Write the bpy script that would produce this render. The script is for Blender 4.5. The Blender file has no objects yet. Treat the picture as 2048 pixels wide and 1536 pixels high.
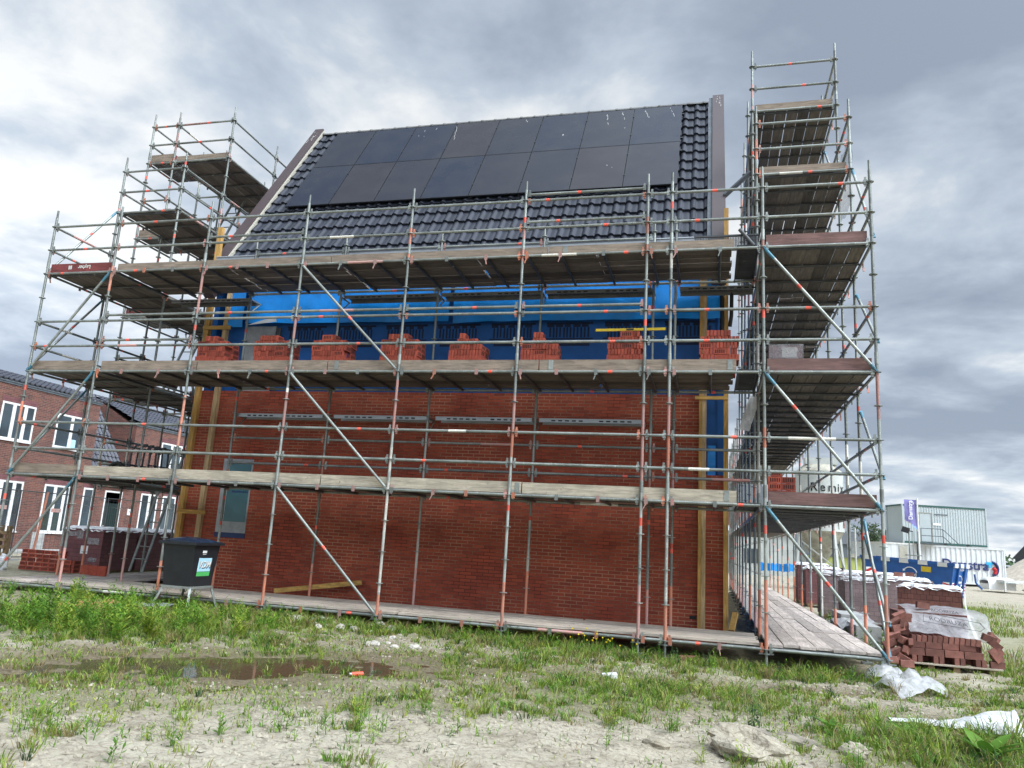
import bpy, math, random
import numpy as np
from mathutils import Vector, Matrix

random.seed(11)
rng = np.random.default_rng(5)
SC = bpy.context.scene
COL = SC.collection
R = math.radians

# ------------------------------------------------------------------ camera
YAW, PITCH, ROLL = -0.25923330921534593, 0.20244663513650665, 0.05875212101264675
CAM = Vector((-2.337, -11.882, 1.270))
fw = Vector((math.sin(YAW) * math.cos(PITCH), math.cos(YAW) * math.cos(PITCH), math.sin(PITCH)))
rt = Vector((math.cos(YAW), -math.sin(YAW), 0)); up = rt.cross(fw)
r2 = rt * math.cos(ROLL) + up * math.sin(ROLL); u2 = -rt * math.sin(ROLL) + up * math.cos(ROLL)
cd = bpy.data.cameras.new('camera'); cam = bpy.data.objects.new('camera', cd); COL.objects.link(cam)
cam.matrix_world = Matrix(((r2.x, u2.x, -fw.x, CAM.x), (r2.y, u2.y, -fw.y, CAM.y), (r2.z, u2.z, -fw.z, CAM.z), (0, 0, 0, 1)))
cd.sensor_width = 36; cd.lens = 36 * 1537.55 / 2048; cd.clip_start = 0.1; cd.clip_end = 3000
SC.camera = cam

# ------------------------------------------------------------------ sky, sun, exposure
SUN = Vector((0.70, -0.30, 0.95)).normalized()
W = bpy.data.worlds.new('World'); SC.world = W; W.use_nodes = True
nt = W.node_tree; nt.nodes.clear()
def wn(t, **k):
    n = nt.nodes.new(t)
    for a, b in k.items(): setattr(n, a, b)
    return n
out = wn('ShaderNodeOutputWorld'); bg = wn('ShaderNodeBackground'); bg.inputs['Strength'].default_value = 0.1
sky = wn('ShaderNodeTexSky', sky_type='NISHITA', sun_disc=False)
sky.sun_elevation = math.asin(SUN.z); sky.sun_rotation = math.atan2(SUN.x, SUN.y)
tc = wn('ShaderNodeTexCoord'); sp = wn('ShaderNodeSeparateXYZ'); nt.links.new(tc.outputs['Generated'], sp.inputs[0])
def wmath(op, a, b=None, c=None):
    n = wn('ShaderNodeMath', operation=op)
    for i, v in enumerate((a, b, c)):
        if v is None: continue
        if isinstance(v, (int, float)): n.inputs[i].default_value = v
        else: nt.links.new(v, n.inputs[i])
    return n.outputs[0]
zc = wmath('ADD', wmath('MAXIMUM', sp.outputs[2], 0.0), 0.16)
px_ = wmath('DIVIDE', sp.outputs[0], zc); py_ = wmath('DIVIDE', sp.outputs[1], zc)
cb = wn('ShaderNodeCombineXYZ'); nt.links.new(px_, cb.inputs[0]); nt.links.new(py_, cb.inputs[1]); cb.inputs[2].default_value = 3.7
def wnoise(scale, det, rough, dist, off):
    m = wn('ShaderNodeMapping'); m.inputs['Location'].default_value = off
    nt.links.new(cb.outputs[0], m.inputs['Vector'])
    n = wn('ShaderNodeTexNoise'); n.inputs['Scale'].default_value = scale; n.inputs['Detail'].default_value = det
    n.inputs['Roughness'].default_value = rough; n.inputs['Distortion'].default_value = dist
    nt.links.new(m.outputs[0], n.inputs['Vector']); return n.outputs['Fac']
n1 = wnoise(0.75, 7, 0.52, 0.25, (3.1, 1.7, 0)); n2 = wnoise(2.6, 8, 0.55, 0.2, (9.0, 4.0, 2.0))
cl = wmath('ADD', wmath('MULTIPLY', n1, 0.58), wmath('MULTIPLY', n2, 0.42))
rp = wn('ShaderNodeValToRGB'); nt.links.new(cl, rp.inputs[0])
e = rp.color_ramp.elements
e[0].position = 0.415; e[0].color = (0.385, 0.455, 0.57, 1)
e[1].position = 0.595; e[1].color = (1.05, 1.08, 1.10, 1)
e2 = e.new(0.465); e2.color = (0.47, 0.55, 0.67, 1)
e3 = e.new(0.53); e3.color = (0.66, 0.75, 0.86, 1)
# the overcast is brighter towards the zenith and round the hidden sun
dt = wn('ShaderNodeVectorMath', operation='DOT_PRODUCT'); nt.links.new(tc.outputs['Generated'], dt.inputs[0]); dt.inputs[1].default_value = SUN
glow = wmath('MULTIPLY', wmath('POWER', wmath('MAXIMUM', dt.outputs['Value'], 0.0), 6.0), 105.0)
hz = wmath('MULTIPLY', wmath('POWER', wmath('SUBTRACT', 1.0, wmath('MAXIMUM', sp.outputs[2], 0.0)), 6.0), 1.5)
d2 = wn('ShaderNodeVectorMath', operation='DOT_PRODUCT'); nt.links.new(tc.outputs['Generated'], d2.inputs[0]); d2.inputs[1].default_value = Vector((-0.84, 0.52, 0.12)).normalized()
west = wmath('MULTIPLY', wmath('POWER', wmath('MAXIMUM', d2.outputs['Value'], 0.0), 12.0), 2.2)
br = wmath('ADD', wmath('ADD', glow, wmath('ADD', west, 8.3)), hz)
ml = wn('ShaderNodeMix', data_type='RGBA', blend_type='MULTIPLY'); ml.inputs['Factor'].default_value = 1
nt.links.new(rp.outputs[0], ml.inputs[6])
cbr = wn('ShaderNodeCombineColor'); [nt.links.new(br, cbr.inputs[i]) for i in range(3)]
nt.links.new(cbr.outputs[0], ml.inputs[7])
mx = wn('ShaderNodeMix', data_type='RGBA'); mx.inputs['Factor'].default_value = 0.93
nt.links.new(sky.outputs[0], mx.inputs[6]); nt.links.new(ml.outputs[2], mx.inputs[7])
nt.links.new(mx.outputs[2], bg.inputs['Color']); nt.links.new(bg.outputs[0], out.inputs[0])

sd = bpy.data.lights.new('sun', 'SUN'); sd.energy = 1.5; sd.angle = R(16); sd.color = (1.0, 0.93, 0.83)
sun = bpy.data.objects.new('sun', sd); COL.objects.link(sun)
sun.rotation_euler = (-SUN).to_track_quat('-Z', 'Y').to_euler()
SC.view_settings.view_transform = 'Standard'; SC.view_settings.look = 'None'
SC.view_settings.gamma = 1; SC.view_settings.exposure = 0.08; SC.view_settings.use_curve_mapping = False
SC.render.engine = 'CYCLES'
SC.cycles.use_denoising = True
try: SC.cycles.denoiser = 'OPENIMAGEDENOISE'
except Exception: pass
SC.cycles.max_bounces = 6; SC.cycles.diffuse_bounces = 3; SC.cycles.transparent_max_bounces = 12

# ------------------------------------------------------------------ materials
def col(c): return (c[0], c[1], c[2], 1)
class NT:
    def __init__(s, name):
        s.m = bpy.data.materials.new(name); s.m.use_nodes = True; s.t = s.m.node_tree
        s.b = s.t.nodes['Principled BSDF']; s.o = s.t.nodes['Material Output']
    def n(s, t, **k):
        n = s.t.nodes.new(t)
        for a, b in k.items(): setattr(n, a, b)
        return n
    def l(s, a, b): s.t.links.new(a, b)
    def math(s, op, a, b=None, clamp=False):
        n = s.n('ShaderNodeMath', operation=op, use_clamp=clamp)
        for i, v in enumerate((a, b)):
            if v is None: continue
            if isinstance(v, (int, float)): n.inputs[i].default_value = v
            else: s.l(v, n.inputs[i])
        return n.outputs[0]
    def coord(s, scale=(1, 1, 1), kind='Object'):
        c = s.n('ShaderNodeTexCoord'); m = s.n('ShaderNodeMapping'); m.inputs['Scale'].default_value = scale
        s.l(c.outputs[kind], m.inputs['Vector']); return m.outputs[0]
    def noise(s, vec, scale=5, det=4, rough=0.55, dist=0):
        n = s.n('ShaderNodeTexNoise'); n.inputs['Scale'].default_value = scale; n.inputs['Detail'].default_value = det
        n.inputs['Roughness'].default_value = rough; n.inputs['Distortion'].default_value = dist
        s.l(vec, n.inputs['Vector']); return n.outputs['Fac']
    def ramp(s, fac, stops):
        r = s.n('ShaderNodeValToRGB'); s.l(fac, r.inputs[0]); e = r.color_ramp.elements
        e[0].position, e[0].color = stops[0][0], col(stops[0][1]); e[1].position, e[1].color = stops[-1][0], col(stops[-1][1])
        for p, c in stops[1:-1]: x = e.new(p); x.color = col(c)
        return r.outputs[0]
    def mix(s, fac, a, b, mode='MIX'):
        n = s.n('ShaderNodeMix', data_type='RGBA', blend_type=mode)
        for i, v in ((0, fac), (6, a), (7, b)):
            if isinstance(v, (int, float)): n.inputs[i].default_value = v
            elif isinstance(v, tuple): n.inputs[i].default_value = col(v)
            else: s.l(v, n.inputs[i])
        return n.outputs[2]
    def bump(s, h, strength=0.3, dist=0.01):
        b = s.n('ShaderNodeBump'); b.inputs['Strength'].default_value = strength; b.inputs['Distance'].default_value = dist
        s.l(h, b.inputs['Height']); s.l(b.outputs[0], s.b.inputs['Normal'])
    def fin(s, c=None, rough=0.6, metal=0.0, spec=None):
        if c is not None:
            if isinstance(c, tuple): s.b.inputs['Base Color'].default_value = col(c)
            else: s.l(c, s.b.inputs['Base Color'])
        if isinstance(rough, (int, float)): s.b.inputs['Roughness'].default_value = rough
        else: s.l(rough, s.b.inputs['Roughness'])
        s.b.inputs['Metallic'].default_value = metal
        if spec is not None: s.b.inputs['Specular IOR Level'].default_value = spec
        return s.m
MAT = {}
def simple(name, c, rough=0.6, metal=0.0, amt=0.25, scale=6, spec=None, bump=0.0, island=0.0, objrand=0.0):
    t = NT(name); v = t.coord()
    f = t.noise(v, scale, 5, 0.6)
    lo = tuple(x * (1 - amt) for x in c); hi = tuple(min(1, x * (1 + amt)) for x in c)
    cc = t.ramp(f, [(0.3, lo), (0.7, hi)])
    if island or objrand:
        if island: g = t.n('ShaderNodeNewGeometry').outputs['Random Per Island']; a = island
        else: g = t.n('ShaderNodeObjectInfo').outputs['Random']; a = objrand
        k = t.math('ADD', t.math('MULTIPLY', g, 2 * a), 1 - a)
        hs = t.n('ShaderNodeHueSaturation'); t.l(cc, hs.inputs['Color']); t.l(k, hs.inputs['Value']); cc = hs.outputs[0]
    if bump: t.bump(t.noise(v, scale * 6, 4), bump)
    MAT[name] = t.fin(cc, rough, metal, spec); return MAT[name]

# galvanised tube with stains
def tube_mat(name, a, b, metal, rough):
    t = NT(name); v = t.coord()
    f = t.noise(v, 2.3, 6, 0.65); g = t.noise(v, 31, 3, 0.6)
    c = t.ramp(f, [(0.32, b), (0.62, a)])
    c = t.mix(t.ramp(g, [(0.60, (0, 0, 0)), (0.70, (0.8, 0.8, 0.8))]), c, tuple(x * 1.45 for x in a))
    sp_ = t.noise(v, 5.5, 7, 0.75)
    c = t.mix(t.ramp(sp_, [(0.62, (0, 0, 0)), (0.68, (0.6, 0.6, 0.6))]), c, (0.55, 0.53, 0.48))
    c = t.mix(t.ramp(t.noise(v, 4.1, 7, 0.75, 0.5), [(0.58, (0, 0, 0)), (0.68, (0.6, 0.6, 0.6))]), c, (0.17, 0.105, 0.07))
    ri = t.n('ShaderNodeNewGeometry').outputs['Random Per Island']
    hs = t.n('ShaderNodeHueSaturation'); t.l(c, hs.inputs['Color']); t.l(t.math('ADD', t.math('MULTIPLY', ri, 0.6), 0.62), hs.inputs['Value'])
    MAT[name] = t.fin(hs.outputs[0], rough, metal)
tube_mat('galvanised', (0.33, 0.355, 0.325), (0.165, 0.178, 0.165), 0.4, 0.45)
tube_mat('orange_paint', (0.58, 0.19, 0.10), (0.36, 0.20, 0.155), 0.0, 0.55)
tube_mat('fluor_tape', (0.80, 0.10, 0.06), (0.70, 0.14, 0.10), 0.0, 0.5)
tube_mat('white_paint', (0.66, 0.63, 0.54), (0.46, 0.45, 0.41), 0.0, 0.55)
tube_mat('pink_paint', (0.52, 0.25, 0.21), (0.36, 0.27, 0.25), 0.1, 0.55)
tube_mat('blue_paint', (0.07, 0.24, 0.33), (0.10, 0.20, 0.25), 0.1, 0.5)
tube_mat('dark_steel', (0.10, 0.105, 0.11), (0.05, 0.052, 0.056), 0.4, 0.5)
TUBES = ['galvanised', 'orange_paint', 'fluor_tape', 'white_paint', 'pink_paint', 'blue_paint', 'dark_steel']

simple('plank_steel', (0.16, 0.165, 0.165), 0.5, 0.3, amt=0.25, scale=4)
def wood_mat(name, c, axis, vary=0.3, rough=0.8):
    t = NT(name); s = [9, 9, 9]; s[axis] = 0.9
    v = t.coord(tuple(s)); f = t.noise(v, 3.0, 6, 0.65, 0.6)
    w = t.coord((1, 1, 1)); st = t.noise(w, 2.2, 5, 0.65); kn = t.noise(w, 9, 3, 0.7)
    lo = tuple(x * 0.52 for x in c); hi = tuple(x * 1.3 for x in c)
    cc = t.ramp(f, [(0.3, lo), (0.68, hi)])
    cc = t.mix(t.ramp(st, [(0.42, (0, 0, 0)), (0.72, (0.55, 0.55, 0.55))]), cc, tuple(x * 0.5 for x in c))
    cc = t.mix(t.ramp(kn, [(0.66, (0, 0, 0)), (0.72, (0.6, 0.6, 0.6))]), cc, tuple(x * 0.35 for x in c))
    g = t.n('ShaderNodeNewGeometry').outputs['Random Per Island']
    hs = t.n('ShaderNodeHueSaturation'); t.l(cc, hs.inputs['Color']); t.l(t.math('ADD', t.math('MULTIPLY', g, 2 * vary), 1 - vary), hs.inputs['Value'])
    t.bump(f, 0.35, 0.004)
    MAT[name] = t.fin(hs.outputs[0], rough)
for ax, n in ((0, 'x'), (1, 'y'), (2, 'z')):
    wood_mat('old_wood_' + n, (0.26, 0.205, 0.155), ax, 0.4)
for ax, n in ((0, 'x'), (1, 'y')): wood_mat('deck_wood_' + n, (0.128, 0.108, 0.09), ax, 0.5)  # darkened copy of the old wood: shade under the decks put into colour
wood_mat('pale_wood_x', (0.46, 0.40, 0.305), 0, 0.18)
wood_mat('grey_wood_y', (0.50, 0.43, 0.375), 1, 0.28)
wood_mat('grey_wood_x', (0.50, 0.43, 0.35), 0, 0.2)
wood_mat('mauve_wood', (0.19, 0.105, 0.092), 0, 0.15)
wood_mat('red_wood', (0.20, 0.045, 0.042), 0, 0.1)
wood_mat('yellow_wood', (0.52, 0.30, 0.085), 2, 0.15)
wood_mat('pine_wood', (0.52, 0.36, 0.19), 2, 0.15)
wood_mat('yellow_wood_x', (0.56, 0.33, 0.09), 0, 0.1)

def brick_mat(name, c1, c2, mortar, w=0.22, h=0.0625, ms=0.0065, rough=0.85, dirt=0.35, mvar=None):
    t = NT(name); tcn = t.n('ShaderNodeTexCoord'); s = t.n('ShaderNodeSeparateXYZ'); t.l(tcn.outputs['Object'], s.inputs[0])
    cbn = t.n('ShaderNodeCombineXYZ'); t.l(t.math('ADD', s.outputs[0], s.outputs[1]), cbn.inputs[0]); t.l(s.outputs[2], cbn.inputs[1])
    b = t.n('ShaderNodeTexBrick', offset=0.5); t.l(cbn.outputs[0], b.inputs['Vector'])
    b.inputs['Scale'].default_value = 1; b.inputs['Brick Width'].default_value = w; b.inputs['Row Height'].default_value = h
    b.inputs['Mortar Size'].default_value = ms; b.inputs['Mortar Smooth'].default_value = 0.15; b.inputs['Bias'].default_value = 0.0
    b.inputs['Color1'].default_value = col(c1); b.inputs['Color2'].default_value = col(c2)
    nz = t.noise(tcn.outputs['Object'], 0.9, 4, 0.6)
    if mvar:
        t.l(t.ramp(nz, [(0.40, mortar), (0.60, mvar)]), b.inputs['Mortar'])
    else: b.inputs['Mortar'].default_value = col(mortar)
    n2 = t.noise(tcn.outputs['Object'], 2.2, 6, 0.7)
    k = t.ramp(n2, [(0.3, (1 - dirt,) * 3), (0.7, (1 + dirt * 0.5,) * 3)])
    cc = t.mix(1.0, b.outputs['Color'], k, 'MULTIPLY')
    fine = t.noise(tcn.outputs['Object'], 45, 3, 0.6)
    cc = t.mix(0.35, cc, t.mix(1.0, cc, t.ramp(fine, [(0.3, (0.6,) * 3), (0.7, (1.4,) * 3)]), 'MULTIPLY'))
    if mvar and name == 'house_brick':
        ef = t.noise(tcn.outputs['Object'], 3.3, 8, 0.8); ms_ = t.noise(tcn.outputs['Object'], 17, 4, 0.7)
        cc = t.mix(t.ramp(t.math('MULTIPLY', ef, ms_), [(0.36, (0, 0, 0)), (0.45, (0.4, 0.4, 0.4))]), cc, (0.42, 0.33, 0.28))
    inv = t.math('SUBTRACT', 1.0, b.outputs['Fac']); t.bump(t.math('ADD', inv, t.math('MULTIPLY', fine, 0.3)), 0.5, 0.006)
    MAT[name] = t.fin(cc, rough)
brick_mat('house_brick', (0.40, 0.076, 0.037), (0.255, 0.046, 0.025), (0.10, 0.032, 0.019), mvar=(0.42, 0.235, 0.145), dirt=0.10)
brick_mat('terrace_brick', (0.20, 0.066, 0.045), (0.095, 0.036, 0.032), (0.20, 0.15, 0.12), ms=0.0075, dirt=0.25)
brick_mat('wrapped_brick', (0.205, 0.082, 0.082), (0.155, 0.062, 0.066), (0.07, 0.03, 0.033), w=0.21, h=0.1, ms=0.004, dirt=0.3)
brick_mat('grey_wrapped_brick', (0.27, 0.20, 0.195), (0.22, 0.16, 0.16), (0.12, 0.08, 0.08), w=0.2, h=0.1, ms=0.004, dirt=0.3)
brick_mat('pallet_brick', (0.21, 0.085, 0.065), (0.15, 0.058, 0.047), (0.04, 0.018, 0.015), w=0.12, h=0.105, ms=0.004, dirt=0.3)
simple('loose_brick', (0.31, 0.060, 0.034), 0.85, amt=0.2, scale=14, objrand=0.35, bump=0.2)
simple('paver', (0.205, 0.084, 0.063), 0.85, amt=0.25, scale=14, objrand=0.35, bump=0.2)
simple('brick_hole', (0.03, 0.009, 0.007), 0.9)
simple('roof_tile', (0.026, 0.030, 0.042), 0.5, amt=0.25, scale=3, bump=0.05, spec=0.35)
simple('terrace_tile', (0.058, 0.062, 0.078), 0.45, amt=0.2, scale=3)
simple('ridge_tile', (0.13, 0.13, 0.125), 0.6, amt=0.3, scale=5)
simple('panel_frame', (0.012, 0.013, 0.016), 0.35)
simple('brown_trim', (0.062, 0.043, 0.044), 0.5, amt=0.08, scale=2)
simple('cream_trim', (0.42, 0.40, 0.33), 0.55, amt=0.1)
simple('zinc', (0.42, 0.45, 0.48), 0.35, 0.5, amt=0.1)
simple('blue_tarp', (0.004, 0.24, 0.70), 0.42, amt=0.26, scale=1.8, bump=0.3)
simple('tarp_white', (0.62, 0.66, 0.68), 0.5, amt=0.1)
simple('dropping', (0.40, 0.40, 0.38), 0.7, amt=0.3, scale=20)
simple('blue_board', (0.003, 0.095, 0.34), 0.6, amt=0.18, scale=3)
simple('print_dark', (0.004, 0.018, 0.06), 0.7, amt=0.2, scale=9)
simple('grey_foil', (0.33, 0.35, 0.37), 0.45, amt=0.25, scale=5, bump=0.3)
simple('teal_pane', (0.055, 0.16, 0.19), 0.25, amt=0.15, scale=3)
simple('navy_strip', (0.006, 0.03, 0.12), 0.5)
simple('dark_plastic', (0.012, 0.015, 0.018), 0.45, amt=0.3, scale=7)
simple('lid_blue', (0.012, 0.022, 0.045), 0.25, amt=0.6, scale=4)
simple('black', (0.01, 0.01, 0.011), 0.5)
simple('white', (0.78, 0.78, 0.76), 0.5, amt=0.06)
simple('offwhite', (0.60, 0.60, 0.56), 0.6, amt=0.12)
simple('sticker_blue', (0.42, 0.70, 0.85), 0.4, amt=0.03)
simple('sticker_green', (0.08, 0.45, 0.12), 0.4, amt=0.03)
simple('window_white', (0.74, 0.74, 0.72), 0.4, amt=0.04)
simple('door_green', (0.012, 0.03, 0.03), 0.35)
simple('yellow', (0.60, 0.42, 0.02), 0.4, amt=0.1)
simple('red', (0.50, 0.02, 0.025), 0.5, amt=0.1)
simple('skip_blue', (0.012, 0.085, 0.29), 0.42, amt=0.18, scale=2)
simple('lime_skip', (0.42, 0.46, 0.13), 0.6, amt=0.3, scale=2)
simple('cabin_grey', (0.42, 0.47, 0.47), 0.5, amt=0.06, scale=1)
simple('cabin_green', (0.02, 0.085, 0.07), 0.5)
simple('container_white', (0.62, 0.64, 0.64), 0.5, amt=0.1, scale=1.5)
simple('silo_grey', (0.47, 0.49, 0.46), 0.55, amt=0.14, scale=1.2)
simple('silo_dirty', (0.36, 0.34, 0.27), 0.8, amt=0.35, scale=3)
simple('flag_purple', (0.19, 0.17, 0.40), 0.7, amt=0.12, scale=4)
simple('flag_blue', (0.22, 0.42, 0.75), 0.7, amt=0.05)
simple('navy', (0.015, 0.025, 0.12), 0.5)
simple('cyan', (0.02, 0.36, 0.62), 0.5)
simple('concrete', (0.36, 0.36, 0.34), 0.85, amt=0.25, scale=5, bump=0.3)
simple('sand', (0.52, 0.46, 0.37), 0.95, amt=0.2, scale=3, bump=0.4)
simple('clod', (0.24, 0.21, 0.165), 0.95, amt=0.5, scale=5, bump=0.8)
simple('rubble', (0.44, 0.41, 0.35), 0.9, amt=0.25, scale=6, bump=0.4)
simple('far_grey', (0.10, 0.115, 0.13), 0.8)
simple('far_roof', (0.07, 0.075, 0.08), 0.8)
simple('bark', (0.07, 0.06, 0.045), 0.9, amt=0.3)
simple('oldpallet', (0.20, 0.135, 0.07), 0.85, amt=0.4, scale=8)
simple('plywood', (0.45, 0.19, 0.10), 0.8, amt=0.3, scale=3)

def glass_mat(name, c, rough):
    t = NT(name); v = t.coord(); f = t.noise(v, 0.7, 3)
    t.b.inputs['Coat Weight'].default_value = 0.5; t.b.inputs['Coat Roughness'].default_value = 0.05
    MAT[name] = t.fin(t.ramp(f, [(0.35, tuple(x * 0.5 for x in c)), (0.65, tuple(x * 1.6 for x in c))]), rough, 0, 0.6)
glass_mat('window_glass', (0.035, 0.05, 0.06), 0.08)
t = NT('panel_glass'); v = t.coord((1, 1, 1)); g = t.n('ShaderNodeObjectInfo').outputs['Random']
cc = t.mix(g, (0.014, 0.022, 0.040), (0.030, 0.028, 0.034))
cc = t.mix(t.ramp(t.noise(v, 1.6, 5, 0.6), [(0.4, (0, 0, 0)), (0.75, (0.5, 0.5, 0.5))]), cc, (0.045, 0.047, 0.05))
MAT['panel_glass'] = t.fin(cc, 0.24, 0, 0.25)

def foil_mat(name, c, alpha, rough=0.35):
    t = NT(name); v = t.coord(); f = t.noise(v, 6, 5, 0.6, 0.8)
    t.l(t.ramp(f, [(0.3, (alpha * 0.75,) * 3), (0.65, (min(1, alpha * 1.25),) * 3)]), t.b.inputs['Alpha'])
    t.bump(t.noise(v, 10, 4, 0.6, 1.0), 0.6, 0.03)
    MAT[name] = t.fin(t.ramp(f, [(0.3, tuple(x * 0.8 for x in c)), (0.7, c)]), rough, 0, 0.6)
foil_mat('clear_foil', (0.60, 0.60, 0.60), 0.6)
foil_mat('grey_film', (0.40, 0.385, 0.39), 0.58)
foil_mat('white_foil', (0.80, 0.80, 0.80), 0.97)
foil_mat('net', (0.42, 0.47, 0.46), 0.42, 0.8)
foil_mat('haze_foil', (0.42, 0.40, 0.41), 0.45)

# water
t = NT('puddle_water'); v = t.coord(); n_ = t.noise(v, 7, 3, 0.5)
t.bump(n_, 0.05, 0.02)
t.l(t.ramp(t.noise(v, 1.3, 4), [(0.35, (0.5,) * 3), (0.6, (0.85,) * 3)]), t.b.inputs['Alpha'])
MAT['puddle_water'] = t.fin((0.085, 0.066, 0.036), 0.05, 0, 0.6)

# ground: pale clay, darker damp earth by attribute, thin moss
t = NT('ground'); v = t.coord()
big = t.noise(v, 0.55, 6, 0.6); mid = t.noise(v, 2.6, 7, 0.65); fine = t.noise(v, 22, 6, 0.7); peb = t.noise(v, 75, 4, 0.7)
clay = t.ramp(mid, [(0.28, (0.31, 0.272, 0.205)), (0.5, (0.46, 0.413, 0.325)), (0.72, (0.60, 0.555, 0.45))])
clay = t.mix(1.0, clay, t.ramp(fine, [(0.30, (0.45, 0.43, 0.40)), (0.46, (0.88, 0.87, 0.85)), (0.60, (1.05, 1.05, 1.05)), (0.75, (1.22, 1.22, 1.22))]), 'MULTIPLY')
dirt = t.ramp(fine, [(0.3, (0.085, 0.067, 0.042)), (0.7, (0.26, 0.21, 0.14))])
at = t.n('ShaderNodeAttribute', attribute_name='damp')
dampf = t.math('ADD', at.outputs['Fac'], t.math('MULTIPLY', t.math('SUBTRACT', mid, 0.5), 1.3), True)
cc = t.mix(dampf, clay, dirt)
at2 = t.n('ShaderNodeAttribute', attribute_name='moss')
mf = t.math('MULTIPLY', t.math('ADD', at2.outputs['Fac'], t.math('MULTIPLY', t.math('SUBTRACT', fine, 0.5), 1.6), True), 0.75)
cc = t.mix(mf, cc, t.ramp(peb, [(0.3, (0.085, 0.11, 0.028)), (0.7, (0.23, 0.27, 0.085))]))
cr = t.n('ShaderNodeTexVoronoi', feature='DISTANCE_TO_EDGE'); cr.inputs['Scale'].default_value = 5.5
wv = t.n('ShaderNodeVectorMath', operation='ADD'); t.l(v, wv.inputs[0])
nv = t.n('ShaderNodeTexNoise'); nv.inputs['Scale'].default_value = 5; t.l(v, nv.inputs['Vector'])
sc_ = t.n('ShaderNodeVectorMath', operation='SCALE'); t.l(nv.outputs['Color'], sc_.inputs[0]); sc_.inputs['Scale'].default_value = 0.25
t.l(sc_.outputs[0], wv.inputs[1]); t.l(wv.outputs[0], cr.inputs['Vector'])
crack = t.ramp(cr.outputs['Distance'], [(0.0, (0.45, 0.42, 0.38)), (0.05, (1, 1, 1))])
cc = t.mix(0.55, cc, t.mix(1.0, cc, crack, 'MULTIPLY'))
hgt = t.math('ADD', t.math('MULTIPLY', fine, 0.7), t.math('MULTIPLY', peb, 0.3))
t.bump(hgt, 0.9, 0.035)
MAT['ground'] = t.fin(cc, 0.95, 0, 0.2)

def leaf_mat(name, a, b, c):
    t = NT(name); g = t.n('ShaderNodeNewGeometry').outputs['Random Per Island']
    cc = t.ramp(g, [(0.0, a), (0.5, b), (1.0, c)])
    tr = t.n('ShaderNodeBsdfTranslucent'); t.l(cc, tr.inputs['Color'])
    mxs = t.n('ShaderNodeMixShader'); mxs.inputs[0].default_value = 0.3
    t.fin(cc, 0.6, 0, 0.3); t.l(t.b.outputs[0], mxs.inputs[1]); t.l(tr.outputs[0], mxs.inputs[2]); t.l(mxs.outputs[0], t.o.inputs['Surface'])
    MAT[name] = t.m
leaf_mat('grass_blade', (0.095, 0.18, 0.016), (0.185, 0.295, 0.035), (0.36, 0.40, 0.09))
leaf_mat('weed_leaf', (0.07, 0.17, 0.016), (0.14, 0.29, 0.028), (0.27, 0.40, 0.05))
leaf_mat('lush_leaf', (0.05, 0.135, 0.014), (0.10, 0.225, 0.025), (0.18, 0.31, 0.04))
leaf_mat('dark_leaf', (0.02, 0.055, 0.02), (0.045, 0.095, 0.03), (0.085, 0.14, 0.045))
leaf_mat('lime_leaf', (0.15, 0.23, 0.02), (0.24, 0.32, 0.035), (0.36, 0.40, 0.07))
leaf_mat('dry_leaf', (0.22, 0.17, 0.075), (0.32, 0.25, 0.11), (0.26, 0.24, 0.10))
leaf_mat('flower', (0.75, 0.55, 0.01), (0.8, 0.62, 0.02), (0.78, 0.65, 0.05))
leaf_mat('tree_leaf', (0.022, 0.045, 0.016), (0.045, 0.075, 0.026), (0.075, 0.11, 0.04))

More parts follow.
